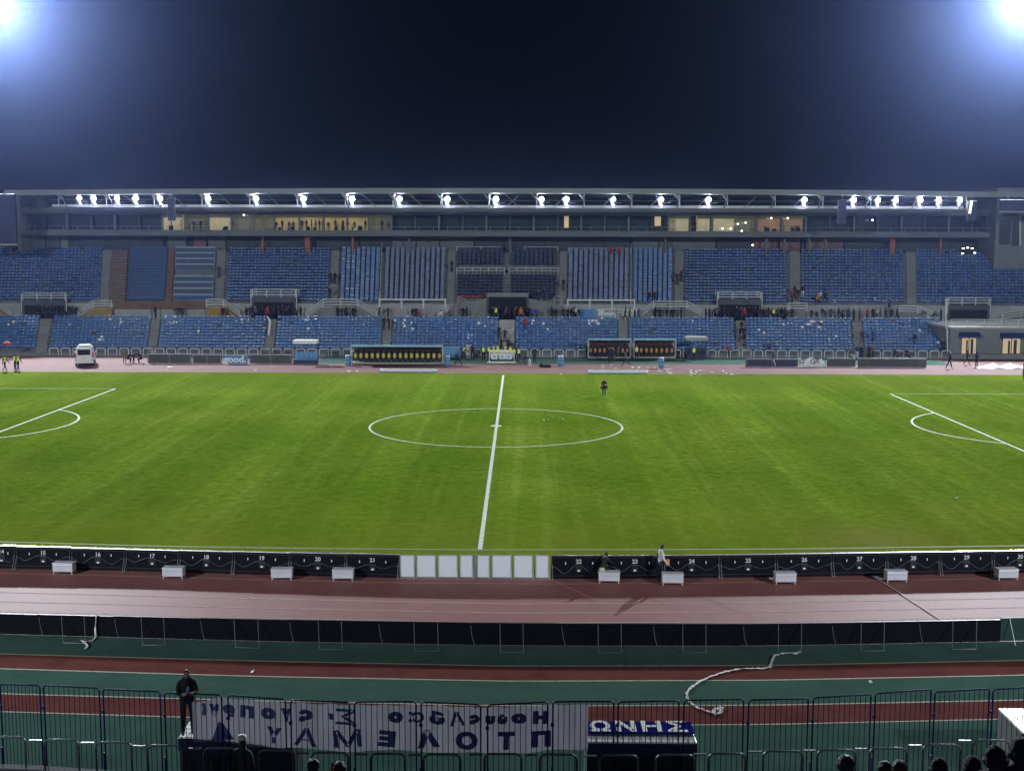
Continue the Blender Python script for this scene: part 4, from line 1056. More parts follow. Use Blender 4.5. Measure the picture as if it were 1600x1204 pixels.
# litter: paper scraps on the far track and grass
random.seed(11)
lit = []
for (a, b, c, d, n) in ((255, 262, 577, 579, 2), (262, 272, 572, 575, 2), (940, 962, 570, 576, 6), (984, 1010, 574, 580, 5), (1012, 1048, 573, 584, 14), (1072, 1145, 578, 587, 20), (540, 560, 578, 582, 3), (870, 880, 583, 585, 1), (1408, 1416, 587, 589, 1),
                        (390, 400, 577, 579, 1), (515, 520, 571, 573, 2), (696, 702, 581, 584, 1), (848, 884, 651, 657, 4), (1494, 1498, 776, 779, 1)):
    for _ in range(n): lit.append((random.uniform(a, b), random.uniform(c, d)))
for i, (px_, py_) in enumerate(lit):
    p = G(px_, py_, 0.01); s = random.uniform(0.10, 0.34) if py_ < 600 else 0.09; a = random.uniform(0, 3.1)
    mb = MB(); k = 6; V = [(s*(0.7+0.5*random.random())*math.cos(q*2*math.pi/k), 0.55*s*(0.7+0.5*random.random())*math.sin(q*2*math.pi/k), random.uniform(0.0, 0.06)) for q in range(k)]+[(0, 0, 0.09)]
    mb.add(V, [(q, (q+1) % k, k) for q in range(k)])
    o = mb.build('paper_scrap', 'paper'); o.location = p; o.rotation_euler = (0, 0, a)
    z_ = 'on the track below the right dugouts' if py_ < 590 and 930 < px_ < 1150 else 'near the halfway line on the grass' if py_ > 640 and px_ < 900 else 'on the grass towards the right' if py_ > 640 else 'on the far track left of the centre' if px_ < 720 else 'at the far edge of the grass'
    tag(o, 'crumpled white paper scrap '+z_, 'paper', 'paper scraps '+z_)

# scraps and white flags left on the lower tier seats
random.seed(21)
for (px_, py_, n) in ((20, 509, 5), (112, 519, 3), (150, 533, 6), (182, 505, 6), (265, 505, 12), (300, 517, 4), (388, 505, 5), (485, 506, 6), (490, 517, 3), (620, 511, 5), (632, 511, 4), (655, 517, 3), (738, 528, 5), (752, 512, 4),
                      (840, 508, 8), (930, 506, 9), (930, 512, 7), (855, 519, 3), (1074, 509, 2), (1185, 524, 4), (1255, 522, 3), (1275, 509, 9), (1275, 515, 8), (1300, 531, 4), (1235, 516, 3), (1430, 517, 3), (1455, 535, 3)):
    for _ in range(max(1, int(n*0.6))):
        p = LOW(px_+random.uniform(-12, 12), py_+random.choice((-4, 0, 0, 4))); i_ = round((p.y-LY0)/LRUN-0.2); 
        p = Vector((p.x, LY0+i_*LRUN+0.33, LZ0+LRISE*0.9+i_*LRISE+0.40)); s = random.uniform(0.08, 0.2)
        mb = MB(); mb.add([(-s, -0.1, 0), (s, -0.12, 0.02), (s*0.9, 0.1, 0.05), (-s*0.8, 0.12, 0.02), (-s, 0.16, 0.26), (s*0.8, 0.17, 0.24)], [(0, 1, 2, 3), (3, 2, 5, 4)])
        o = mb.build('paper_flyer', 'paper'); o.location = p; bl = next((l for a, b, l in low if a-6 <= px_ <= b+6), low[0][2]).replace('lower tier block of blue seats', '').replace('far left blue block of the lower tier, at the picture edge', 'at the far left').replace('last lower tier block of blue seats, with a few people in its rows', 'at the right end of the lower tier').strip()
        tag(o, 'white paper flyer left on a seat '+bl, 'paper', 'paper flyers '+bl)

# the van
def van():
    p = G(132, 572.5); e = empty('van', p, 'white small van seen from behind on the far track', 'van', rz=R(16))
    w2, Lg = 0.93, 4.2
    # cross-section loft from rear (-y) to front
    prof = [(-0.02, 0.42, 1.10, 0.88), (0.10, 0.34, 1.98, 0.80), (0.6, 0.30, 2.14, 0.84), (2.4, 0.30, 2.12, 0.85), (3.1, 0.30, 1.35, 0.90), (4.1, 0.34, 1.10, 0.86), (4.3, 0.45, 0.80, 0.80)]
    mb = MB(); V = []; k = 12
    for (y, zb, zt, hw) in prof:
        sec = [(-hw*0.95, zb), (-hw-0.04, zb+0.18), (-hw-0.07, 0.95 if zt > 1.2 else (zb+zt)/2), (-hw*0.92, zt-0.22), (-hw*0.8, zt-0.05), (-hw*0.4, zt), (hw*0.4, zt), (hw*0.8, zt-0.05), (hw*0.92, zt-0.22), (hw+0.07, 0.95 if zt > 1.2 else (zb+zt)/2), (hw+0.04, zb+0.18), (hw*0.95, zb)]
        V += [(a, y, b) for a, b in sec]
    n = len(prof); F_ = [(i*k+j, i*k+(j+1) % k, (i+1)*k+(j+1) % k, (i+1)*k+j) for i in range(n-1) for j in range(k)]
    F_ += [tuple(range(k-1, -1, -1)), tuple((n-1)*k+j for j in range(k))]
    mb.add(V, F_); mb.build('body', 'carpaint', e, True)
    d = MB().bbox(-0.78, 0.78, -0.06, 0.0, 0.52, 1.98, 0.03).build('tailgate', 'carpaint', e)
    MB().bbox(-0.64, 0.64, -0.085, -0.062, 1.22, 1.80, 0.02).build('rear_window', 'glass_d', d)
    MB().box(-0.27, 0.27, -0.075, -0.062, 0.82, 0.94).build('number_plate', 'yel', d)
    MB().tube([(-0.4, -0.10, 1.24), (0.1, -0.10, 1.42)], 0.012, 4).build('wiper', 'blk2', d)
    MB().bbox(-0.95, 0.95, -0.14, 0.1, 0.34, 0.60, 0.05).build('bumper', 'carpaint', e)
    for s in (-1, 1):
        MB().bbox(s*0.86-0.07, s*0.86+0.07, -0.05, 0.12, 0.95, 1.45, 0.03).build('tail_light', 'redl', e)
        MB().bbox(s*1.06-0.09, s*1.06+0.09, 3.0, 3.1, 1.15, 1.4, 0.03).build('wing_mirror', 'carpaint', e)
        for yy in (0.75, 3.4):
            wl = MB().lathe([(0.30, -0.10), (0.34, -0.06), (0.34, 0.06), (0.30, 0.10)], (0, 0, 0), 'x', 16).build('wheel', 'tyre', e, True); wl.location = (s*0.84, yy, 0.34)
            MB().lathe([(0.19, -0.105), (0.19, 0.105)], (0, 0, 0), 'x', 12).build('rim', 'galv', wl)
    MB().box(-0.6, 0.6, 0.4, 2.4, 2.16, 2.19).build('roof_rack', 'carpaint', e)
    return e
van()
# red closed parasol at far left
p = G(12, 560); e = empty('parasol', p, 'small dark red parasol held over the far left steward', 'parasol')
MB().tube([(0, 0, 0.9), (0, 0, 2.0)], 0.02).build('shaft', 'pipe', e); MB().lathe([(0.55, 1.55), (0.42, 1.75), (0.2, 1.9), (0.02, 1.98)], (0, 0, 0), 'z', 8).build('canopy', 'c_red', e)
# dark heap of bags on the track
p = G(850, 573.5); e = empty('kit_bag', p, 'dark bags lying on the far track right of the bending man', 'bag')
MB().bbox(-0.5, -0.05, -0.2, 0.2, 0.0, 0.42, 0.12).bbox(-0.1, 0.75, -0.18, 0.18, 0, 0.26, 0.10).build('bag', 'blk2', e); MB().tube([(0.1, 0, 0.22), (0.3, 0, 0.42), (0.5, 0, 0.22)], 0.02).build('handle', 'blk2', e)

# blue and white supporters' banner on the walkway wall
y = YU-0.30; p = WY(907, 482.5, y); q = WY(999, 493.5, y)
e = empty('supporter_banner', ((p.x+q.x)/2, y, q.z), 'blue and white banner with a crest and lettering under the right parapet rail', 'banner')
w_ = q.x-p.x; h = p.z-q.z
MB().box(-w_/2+w_*0.27, w_/2, 0, 0.02, 0, h).build('white_cloth', 'rail', e); MB().box(-w_/2, -w_/2+w_*0.27-0.002, -0.002, 0.022, -0.12, h-0.03).build('blue_cloth', 'blue', e)
MB().lathe([(0.02, -0.03), (0.33, -0.03), (0.36, 0.0)], (-w_/2+w_*0.26, -0.03, h*0.45), 'y', 20).build('crest', 'panel', e)
MB().lathe([(0.02, -0.075), (0.2, -0.075), (0.22, -0.06)], (-w_/2+w_*0.26, -0.0, h*0.45), 'y', 16).build('crest_centre', 'blueb', e)
text_mesh('lettering', 'SALONIKA', h*0.52, 'blk3', e, (-w_/2+w_*0.55, -0.012, h*0.68), (R(90), 0, 0), 0.006, sx=1.0, bold=0.01)
text_mesh('lettering', '1908', h*0.52, 'blk3', e, (-w_/2+w_*0.63, -0.012, h*0.24), (R(90), 0, 0), 0.006, sx=1.0, bold=0.01)
# long white board end on walkway left (two-metre scarf hanging in lower aisle)
y = LY0+5; mb = MB()
P0 = [LOW(418, 501), LOW(422, 508), LOW(421, 520), LOW(420, 530)]
mb.tube([p+Vector((0, 0, 0.5)) for p in P0], 0.09, 6); tag(mb.build('paper_streamer', 'paper'), 'white streamer hanging down the lower aisle left of the shelter', 'streamer')
# ================================================================== PEOPLE
def skeleton(P):
    """joint positions for a 1.0-high figure facing -y; P: pose angles in degrees"""
    g = lambda k, d=0.0: R(P.get(k, d))
    J = {}; E = []
    crouch = P.get('drop', 0.0)
    hip = Vector((0, P.get('hipy', 0), 0.525-crouch)); J['pelvis'] = hip
    lean = g('lean'); side = g('side')
    def up_(a, s=0.0): return Vector((math.sin(s), -math.sin(a), math.cos(a)))
    sp = up_(lean*0.6, side*0.6); ch = up_(lean, side)
    J['waist'] = hip+sp*0.09; J['chest'] = J['waist']+ch*0.115; J['neck0'] = J['chest']+ch*0.075
    hn = up_(lean*0.8+g('nod'), side+g('tilt'))
    J['neck'] = J['neck0']+hn*0.045; J['jaw'] = J['neck']+hn*0.035+Vector((0, -0.012, 0)); J['brow'] = J['jaw']+hn*0.055+Vector((0, -0.002, 0)); J['crown'] = J['brow']+hn*0.035+Vector((0, 0.006, 0))
    tw = g('twist')
    ft = Vector((math.sin(g('look')), -math.cos(g('look')), 0))
    J['nose'] = J['jaw']+hn*0.022+ft*0.052
    E += [('pelvis', 'waist'), ('waist', 'chest'), ('chest', 'neck0'), ('neck0', 'neck'), ('neck', 'jaw'), ('jaw', 'brow'), ('brow', 'crown')]
    for s, n in ((-1, 'L'), (1, 'R')):
        J['sh'+n] = J['neck0']+Vector((s*0.098*math.cos(tw), s*0.05*math.sin(tw), -0.018))
        a = g('arm'+n, 4); b = g('elb'+n, 15); o = g('out'+n, 10)
        d1 = Vector((s*math.sin(o), -math.sin(a)*math.cos(o), -math.cos(a)*math.cos(o)))
        J['el'+n] = J['sh'+n]+d1*0.175
        d2 = Vector((s*math.sin(o*0.3-g('in'+n)), -math.sin(a+b), -math.cos(a+b))).normalized()
        J['wr'+n] = J['el'+n]+d2*0.150
        J['pa'+n] = J['wr'+n]+d2*0.045
        E += [('neck0', 'sh'+n), ('sh'+n, 'el'+n), ('el'+n, 'wr'+n), ('wr'+n, 'pa'+n)]
        q = Vector((1, 0, 0)); q = (q-d2*q.dot(d2)).normalized(); w_ = d2.cross(q)
        for i, (off, ln) in enumerate(((-0.0165, 0.036), (-0.0055, 0.044), (0.0055, 0.041), (0.0165, 0.031))):
            f1 = J['pa'+n]+w_*off+d2*ln*0.5; f2 = f1+(d2*0.8-q*s*0.55).normalized()*ln*0.55
            J['f%d%s' % (i, n)] = f1; J['g%d%s' % (i, n)] = f2; E += [('pa'+n, 'f%d%s' % (i, n)), ('f%d%s' % (i, n), 'g%d%s' % (i, n))]
        J['t1'+n] = J['wr'+n]+d2*0.018-w_*0.026; J['t2'+n] = J['t1'+n]+d2*0.026-w_*0.006; E += [('wr'+n, 't1'+n), ('t1'+n, 't2'+n)]
        J['hp'+n] = hip+Vector((s*0.052, 0, -0.022))
        a = g('leg'+n, 0); b = g('kn'+n, 2); o = g('lo'+n, 2)
        d1 = Vector((s*math.sin(o), -math.sin(a)*math.cos(o), -math.cos(a)*math.cos(o))); J['kn'+n] = J['hp'+n]+d1*0.235
        d2 = Vector((s*math.sin(o)*0.5, -math.sin(a-b), -math.cos(a-b))).normalized(); J['an'+n] = J['kn'+n]+d2*0.225
        J['he'+n] = J['an'+n]+Vector((0, 0.012, -0.022)); J['to'+n] = J['an'+n]+Vector((s*0.01, -0.085, -0.026))
        E += [('pelvis', 'hp'+n), ('hp'+n, 'kn'+n), ('kn'+n, 'an'+n), ('an'+n, 'to'+n)]
        del J['he'+n]
    E.append(('jaw', 'nose'))
    lowz = min(J['toL'].z, J['toR'].z)-0.014
    for k in J: J[k] = J[k]-Vector((0, 0, lowz))
    return J, E
RAD = dict(pelvis=(0.085, 0.06), waist=(0.075, 0.055), chest=(0.095, 0.066), neck0=(0.062, 0.05), neck=(0.034, 0.036), jaw=(0.040, 0.046), brow=(0.046, 0.054), crown=(0.034, 0.04), nose=(0.010, 0.010))
def rad(k):
    if k in RAD: return RAD[k]
    p = k[:2]
    return {'sh': (0.042, 0.042), 'el': (0.030, 0.030), 'wr': (0.019, 0.019), 'pa': (0.018, 0.018), 'hp': (0.056, 0.058), 'kn': (0.036, 0.037), 'an': (0.025, 0.026), 'to': (0.021, 0.018)}.get(p, (0.0065, 0.0065) if k[0] == 'f' else (0.0055, 0.0055) if k[0] == 'g' else (0.007, 0.007))
def zone(a, b, t):
    k = a+b
    if 'to' in (a[:2], b[:2]) and a[:2] in ('an',): return 4
    if a[:2] in ('hp', 'kn') or b[:2] in ('hp',): return 3
    if a[:2] in ('f0', 'f1', 'f2', 'f3', 'pa', 't1') or b[:2] in ('pa', 't1', 'f0', 'f1', 'f2', 'f3'): return 1
    if a in ('neck', 'jaw', 'neck0') and b in ('jaw', 'nose', 'neck'): return 1
    if a == 'jaw' and b == 'brow': return 1
    if a == 'brow': return 0
    return 2
def make_body(name, P):
    J, E = skeleton(P); bm = bmesh.new(); sk = bm.verts.layers.skin.verify(); V = {}
    for k, p in J.items():
        q = bm.verts.new(p); r_ = rad(k); q[sk].radius = r_; V[k] = q
    V['pelvis'][sk].use_root = True
    for a, b in E: bm.edges.new((V[a], V[b]))
    me = bpy.data.meshes.new('skel'); bm.to_mesh(me); bm.free()
    o = bpy.data.objects.new('skel', me); C.objects.link(o)
    s = o.modifiers.new('s', 'SKIN'); s.use_smooth_shade = True; s.branch_smoothing = 0.4
    sb = o.modifiers.new('b', 'SUBSURF'); sb.levels = 1; sb.render_levels = 1
    bpy.context.view_layer.update()
    ev = o.evaluated_get(bpy.context.evaluated_depsgraph_get()); out = bpy.data.meshes.new_from_object(ev)
    C.objects.unlink(o); bpy.data.objects.remove(o); out.name = name
    # head shaping: eyes sockets are left to the shading; the hair is the rear and upper half of the head
    out.materials.clear()
    for _ in range(6): out.materials.append(None)
    segs = [(a, b, J[a], J[b]) for a, b in E]
    jaw, brow = J['jaw'], J['brow']; ft = (J['nose']-jaw); ft.z = 0; ft.normalize()
    for f in out.polygons:
        c = f.center; best = (9, 2)
        for a, b, p, q in segs:
            d = q-p; t = max(0, min(1, (c-p).dot(d)/max(1e-9, d.dot(d)))); dd = (c-(p+d*t)).length-0.5*(rad(a)[0]*(1-t)+rad(b)[0]*t)
            if dd < best[0]: best = (dd, zone(a, b, t))
        z = best[1]
        if z in (0, 1) and (c-brow).length < 0.10 and c.z > J['neck'].z:
            back = (c-brow).dot(ft)
            z = 0 if (back < 0.016 or c.z > brow.z+0.006) else 1
        f.material_index = z
        f.use_smooth = True
    return out
POSES = dict(
 stand={}, stand2=dict(armL=10, armR=-6, elbL=30, legL=6, legR=-5, nod=10),
 walk=dict(legL=24, knL=6, legR=-20, knR=16, armL=-20, armR=24, elbR=25, lean=5),
 stride=dict(legL=34, knL=12, legR=-26, knR=28, armL=-30, armR=34, elbR=50, elbL=40, lean=10),
 hands=dict(armL=22, elbL=85, inL=38, armR=20, elbR=88, inR=38, nod=16, outL=14, outR=14),
 camera=dict(armL=50, elbL=85, inL=20, armR=50, elbR=85, inR=20, nod=4, outL=22, outR=22),
 bend=dict(lean=72, nod=-10, hipy=0.05, drop=0.02, armL=62, armR=50, elbL=4, elbR=4, legL=4, legR=-14, knL=8, knR=6),
 crouch=dict(drop=0.22, hipy=0.10, lean=32, legL=96, knL=118, legR=80, knR=112, armL=50, armR=60, elbL=30, elbR=20),
 sit=dict(drop=0.235, legL=84, knL=84, legR=80, knR=80, lean=10, armL=30, elbL=50, armR=34, elbR=45),
 akimbo=dict(outL=38, outR=38, inL=50, inR=50, elbL=20, elbR=20),
 raise_=dict(armL=10, armR=150, elbR=20, outR=16, lean=-3, nod=-10),
 descend=dict(legL=22, knL=24, legR=-6, knR=10, armL=10, armR=-8, elbL=20, lean=8, nod=18))
BODY = {k: make_body('body_'+k, p) for k, p in POSES.items()}
def person(pose, pos, H, face, label, top='navy', legs='black', hair='hair', group=None, extras=None, skin='skin'):
    """face: heading in degrees, 0 = towards the camera side (-y)"""
    o = bpy.data.objects.new('person', BODY[pose]); C.objects.link(o)
    for i, k in enumerate((hair, skin, 'c_'+top, 'c_'+legs, 'shoe', 'shoe')):
        o.material_slots[i].link = 'OBJECT'; o.material_slots[i].material = MT[k]
    o.location = pos; o.scale = (H,)*3; o.rotation_euler = (0, 0, R(face))
    tag(o, label, 'person', group)
    return o
def vest(o, mt='c_hivis'):
    """a waistcoat child that follows the torso"""
    mb = MB(); prof = [(0.575, 0.098, 0.078), (0.66, 0.094, 0.075), (0.75, 0.106, 0.082), (0.80, 0.098, 0.076), (0.83, 0.060, 0.055)]
    V = []; n = 12
    for z, a, b in prof:
        for k in range(n): q = 2*math.pi*k/n; V.append((a*math.cos(q), b*math.sin(q), z))
    mb.add(V, [(i*n+k, i*n+(k+1) % n, (i+1)*n+(k+1) % n, (i+1)*n+k) for i in range(len(prof)-1) for k in range(n)])
    return mb.build('vest', mt, o, True)
HH = 1.74
random.seed(4)
# --- on the far track
trk = [
 (8, 580, 'walk', 'hivis', 'navy', 80, 'steward in yellow vest walking under the red parasol at the far left'),
 (24, 578.5, 'stand', 'hivis', 'navy', 150, 'left one of two close people in yellow vests, left of the van'),
 (28.5, 579, 'walk', 'hivis', 'navy', 60, 'right one of two close people in yellow vests, left of the van'),
 (195, 568, 'stand2', 'khaki', 'khaki', 200, 'person in khaki standing at the left end of the far boards'),
 (202, 567, 'crouch', 'black', 'black', 90, 'crouching person in black at the left end of the far boards'),
 (211, 567.5, 'bend', 'navy', 'black', 90, 'bending person in navy beside the crouching one, left of the far boards'),
 (219, 567, 'crouch', 'black', 'navy', 270, 'low crouched person nearest the van-side end of the grey boards'),
 (716, 571, 'stride', 'navy', 'black', -70, 'person in dark clothes walking between left dugout and centre canopy'),
 (726, 563.5, 'stride', 'hivis', 'black', 80, 'striding person in yellow vest left of the centre canopy'),
 (738, 561, 'stand', 'black', 'black', 180, 'person in black standing beside a pale cabinet left of the canopy'),
 (755.5, 563.5, 'stand', 'hivis', 'black', 0, 'steward with bright yellow vest standing left of the beige canopy'),
 (764, 563, 'stand2', 'hivis', 'black', 0, 'steward in yellow vest touching the left edge of the beige canopy'),
 (771, 561.5, 'stand', 'hivis', 'black', 10, 'steward in yellow vest behind the left third of the beige canopy'),
 (778, 561, 'stand2', 'hivis', 'navy', -10, 'steward in yellow vest behind the middle of the beige canopy'),
 (790, 561, 'stand', 'hivis', 'black', 20, 'steward in yellow vest behind the right third of the beige canopy'),
 (797.5, 562.5, 'akimbo', 'hivis', 'navy', 0, 'steward in yellow vest at the right post of the beige canopy'),
 (803.5, 566, 'stand', 'hivis', 'navy', 160, 'steward in yellow vest just right of the beige canopy'),
 (810.5, 566, 'stand2', 'hivis', 'navy', 180, 'second steward in yellow vest right of the beige canopy'),
 (818, 570, 'crouch', 'grey', 'grey', 60, 'crouching person in grey beside the bending man'),
 (826, 574, 'bend', 'navy', 'white', -75, 'man in navy top and white trousers bending down right of the canopy'),
 (835, 566, 'stand', 'navy', 'navy', 20, 'person in dark blue standing behind the bending man'),
 (916, 559, 'stand', 'black', 'black', 90, 'thin person in black at the left post of the right dugout'),
 (952, 566, 'stand2', 'navy', 'black', 20, 'person in navy standing in front of the right dugout, left of two'),
 (957, 566, 'stand', 'navy', 'navy', -20, 'person in navy standing in front of the right dugout, right of two'),
 (965, 563, 'walk', 'grey', 'khaki', 60, 'person in grey and khaki moving before the orange seats'),
 (978, 572, 'stride', 'grey', 'black', -80, 'striding person in grey nearest the litter below the right dugout'),
 (994.5, 563, 'stand', 'hivis', 'black', 0, 'steward in bright yellow vest between the two right dugouts'),
 (1084, 564.5, 'stand', 'hivis', 'black', 0, 'steward in yellow vest standing before the pale-roofed shelter'),
 (1208, 573, 'walk', 'jeans', 'white', 70, 'person in blue top and white trousers walking past the dark boards'),
 (1483, 576, 'walk', 'navy', 'jeans', 110, 'person in navy walking near the tall white pipe'),
 (1510.5, 570, 'walk', 'navy', 'navy', 70, 'person in navy walking before the first lit window'),
 (1525.5, 573, 'stand', 'navy', 'black', 120, 'person in navy standing at the left end of the white sheeting'),
 (1599.5, 590, 'stand', 'purple', 'purple', 90, 'person in purple cut by the right picture edge'),
]
for px_, py_, ps, tp, lg, fc, lab in trk:
    hv = tp == 'hivis'
    o = person(ps, G(px_, py_), HH, fc+random.uniform(-8, 8), lab, 'navy' if hv else tp, lg)
    if hv: vest(o)
# pale cabinet beside the person in black
p = G(732.5, 560); tag(MB().bbox(-0.35, 0.35, -0.25, 0.25, 0, 1.55, 0.04).build('cabinet', 'galv'), 'pale narrow cabinet beside the person in black left of the canopy', 'cabinet').location = p
# the photographer on the grass
o = person('hands', G(943.5, 619), 1.60, 15, 'photographer in black standing alone on the grass, bags at both hips', 'black', 'black')
for s, n_ in ((-1, 'left bag'), (1, 'right bag')): MB().bbox(-0.07, 0.07, -0.06, 0.06, -0.09, 0.09, 0.02).build('camera_bag', 'blk2', o).location = (s*0.125, 0.0, 0.49)
MB().bbox(-0.035, 0.035, -0.03, 0.03, -0.02, 0.03, 0.01).build('camera', 'blk2', o).location = (0, -0.16, 0.70)
# --- on the walkway
def WLK(px_, d=0.0):
    y = YB+1.2+d; return Vector((XY(px_, y, ZW+1), y, ZW))
wk = [
 (243, 'stand', 'black', 'black', 'lone person in black before the grey hoarding'),
 (277.5, 'akimbo', 'black', 'black', 'left person of the dark pair before the grey hoarding'),
 (285, 'stand', 'navy', 'black', 'right person of the dark pair before the grey hoarding'),
 (348, 'stand2', 'black', 'black', 'person in black leaning at the right end of the ochre ramp'),
 (355, 'walk', 'khaki', 'black', 'person in khaki walking under the ochre ramp rail'),
 (385, 'stand', 'black', 'navy', 'dark person right of the ochre ramp, left one'), (391, 'stand2', 'navy', 'black', 'dark person right of the ochre ramp, nearest the tunnel'),
 (527, 'stand', 'black', 'black', 'leftmost of the dark group before the left two-way ramp'), (534, 'akimbo', 'navy', 'black', 'second of the dark group before the left two-way ramp'),
 (541, 'stand', 'black', 'navy', 'third of the dark group before the left two-way ramp'), (547, 'hands', 'grey', 'black', 'rightmost, greyer of the group before the left two-way ramp'),
 (592.5, 'walk', 'black', 'black', 'dark person at the lower right end of the left two-way ramp rail'), (606, 'akimbo', 'black', 'black', 'dark person at the top of the aisle right of the two-way ramp'),
 (645, 'walk', 'black', 'black', 'left of a dark pair under the left parapet rail'), (650, 'stand', 'navy', 'black', 'right of a dark pair under the left parapet rail'),
 (656, 'crouch', 'red', 'black', 'low person in red beside the dark pair under the left parapet rail'),
 (690, 'sit', 'white', 'grey', 'sitting person in white below the right end of the left parapet rail'), (703, 'sit', 'maroon', 'black', 'sitting person in maroon left of the central tunnel'),
 (723, 'stand', 'black', 'black', 'left of two people in black left of the central tunnel'), (729.5, 'stand2', 'navy', 'black', 'right of two people in black left of the central tunnel'),
 (869, 'walk', 'black', 'black', 'lone slim person in black right of the central tunnel'), (881, 'stand', 'black', 'black', 'slim person in black left of the banner group'),
 (888, 'akimbo', 'black', 'navy', 'broad person in black left of the blue banner half'), (896.5, 'stand', 'navy', 'black', 'person in navy beside the one in white at the banner'),
 (900, 'hands', 'white', 'black', 'person in white at the left end of the blue banner'), (905, 'walk', 'navy', 'jeans', 'person in navy before the left end of the blue banner'),
 (977, 'walk', 'black', 'black', 'dark person walking past the right end of the white banner'), (984, 'stand2', 'khaki', 'black', 'person in khaki beside the dark walker at the white banner end'),
 (998, 'walk', 'purple', 'black', 'person in purple right of the white banner'),
 (1024, 'stand', 'black', 'black', 'leftmost of the dark group before the right two-way ramp'), (1031, 'akimbo', 'navy', 'black', 'broad dark person in the group before the right two-way ramp'),
 (1042, 'stand', 'black', 'navy', 'rightmost of the dark group before the right two-way ramp'), (1064.5, 'akimbo', 'navy', 'black', 'lone dark person before the right part of the two-way ramp'),
 (1103, 'stand', 'navy', 'black', 'left of two people at the low end of the right two-way ramp'), (1108, 'stand2', 'black', 'black', 'right of two people at the low end of the right two-way ramp'),
 (1238, 'stand', 'navy', 'black', 'person in navy under the short ramp rail right of the crowd'),
 (1285, 'stand2', 'navy', 'khaki', 'first person right of the short ramp, in navy'), (1298, 'akimbo', 'navy', 'black', 'broad person in navy, second right of the short ramp'),
 (1310.5, 'stand', 'navy', 'grey', 'third person right of the short ramp, grey trousers'), (1318.5, 'hands', 'grey', 'black', 'fourth person right of the short ramp, in grey'),
 (1325, 'stand', 'jeans', 'black', 'fifth person right of the short ramp, in blue'), (1334, 'akimbo', 'navy', 'black', 'tall person in navy beside the lower aisle top'),
 (1355, 'stand2', 'red', 'navy', 'person with a bright red top on the walkway at the right'), (1371, 'hands', 'white', 'grey', 'person in dark vest and white sleeves right of the red top'),
 (1376, 'stand', 'grey', 'grey', 'person in grey right of the one with white sleeves'), (1384, 'stand', 'navy', 'maroon', 'person in navy left of the last walker before the ramp'),
 (1401, 'walk', 'navy', 'black', 'person in navy walking just left of the right-hand ramp'), (1448, 'bend', 'navy', 'white', 'bending person in navy and white under the right-hand ramp rail'),
 (1459, 'crouch', 'black', 'khaki', 'crouching person beside the bending one at the ramp end'), (1470.5, 'stand', 'navy', 'black', 'person in long navy coat left of the tall white pipe'),
]
random.seed(9)
for px_, ps, tp, lg, lab in wk:
    person(ps, WLK(px_, random.uniform(-0.5, 0.6)), HH*random.uniform(0.96, 1.04), random.uniform(-150, 150), lab, tp, lg)
# more people standing singly along the right half of the walkway
more = [(1193, 'black', 'person in black just right of the right tunnel railing'), (1222, 'navy', 'person in navy at the left foot of the short ramp'), (1268, 'black', 'person in black right of the short ramp rail'), (1343, 'grey', 'person in grey right of the tall one at the lower aisle top'),
        (1364, 'black', 'person in black right of the red top on the walkway'), (1393, 'black', 'person in black below the one on the bottom row at the right'), (1117, 'black', 'person in black between the right two-way ramp and the right tunnel'), (862, 'navy', 'person in navy just left of the lone slim one right of the central tunnel'),
        (893, 'black', 'person in black between the broad one and the navy one at the banner'), (470, 'black', 'person in black just right of the left tunnel railing'), (1052, 'black', 'person in black under the middle of the right two-way ramp'), (553, 'black', 'person in black under the right slope of the left two-way ramp')]
for i, (px_, tp, lab) in enumerate(more):
    person(('stand', 'stand2', 'walk', 'akimbo')[i % 4], WLK(px_, random.uniform(-0.4, 0.5)), HH*random.uniform(0.96, 1.04), random.uniform(-150, 150), lab, tp, 'black')
# crowds in the tunnel mouths
def crowd(a, b, n, lab, grp, seed, d0=0.0, d1=1.4, tops=('black', 'navy', 'black', 'grey', 'navy', 'maroon')):
    random.seed(seed)
    for i in range(n):
        px_ = a+(b-a)*(i+random.uniform(0.2, 0.8))/n
        person(random.choice(('stand', 'stand2', 'walk', 'akimbo', 'hands')), WLK(px_, random.uniform(d0, d1)), HH*random.uniform(0.93, 1.06), random.uniform(-180, 180), lab, random.choice(tops), random.choice(('black', 'navy', 'jeans')), group=grp)
crowd(60, 122, 12, 'dark-clothed person in the crowd before the far left tunnel mouth', 'crowd at the far left tunnel mouth', 31)
crowd(393, 460, 14, 'dark-clothed person in the crowd before the left tunnel mouth', 'crowd at the left tunnel mouth', 32)
crowd(764, 828, 20, 'dark-clothed person in the crowd filling the central tunnel mouth', 'crowd at the central tunnel mouth', 33)
crowd(1118, 1230, 26, 'dark-clothed person in the crowd before the right tunnel mouth', 'crowd at the right tunnel mouth', 34, -0.3)
for px_, tp, lab in ((775, 'hivis', 'steward in yellow vest at the front of the central tunnel crowd'), (814, 'orange', 'person in orange inside the central tunnel crowd'), (1209, 'hivis', 'person in pale yellow at the right side of the right tunnel crowd'),
                     (1163, 'red', 'person in dull red inside the right tunnel crowd'), (418, 'red', 'person in red inside the left tunnel crowd'), (832, 'purple', 'left of two people in bright violet right of the central tunnel'), (838, 'blue', 'right of two people in bright blue right of the central tunnel')):
    o = person('stand', WLK(px_, -0.75), HH, random.uniform(-30, 30), lab, 'navy' if tp == 'hivis' else tp, 'black')
    if tp == 'hivis': vest(o)
# on the ramp right of the central mouth
for px_, py_, lab in ((841, 474, 'person in navy high on the ramp right of the central tunnel, left one'), (850, 470, 'person in navy high on the ramp right of the central tunnel, right one')):
    y = YU-0.25; p = WY(px_, py_, y); person('stand', p, HH, 40, lab, 'navy', 'navy')
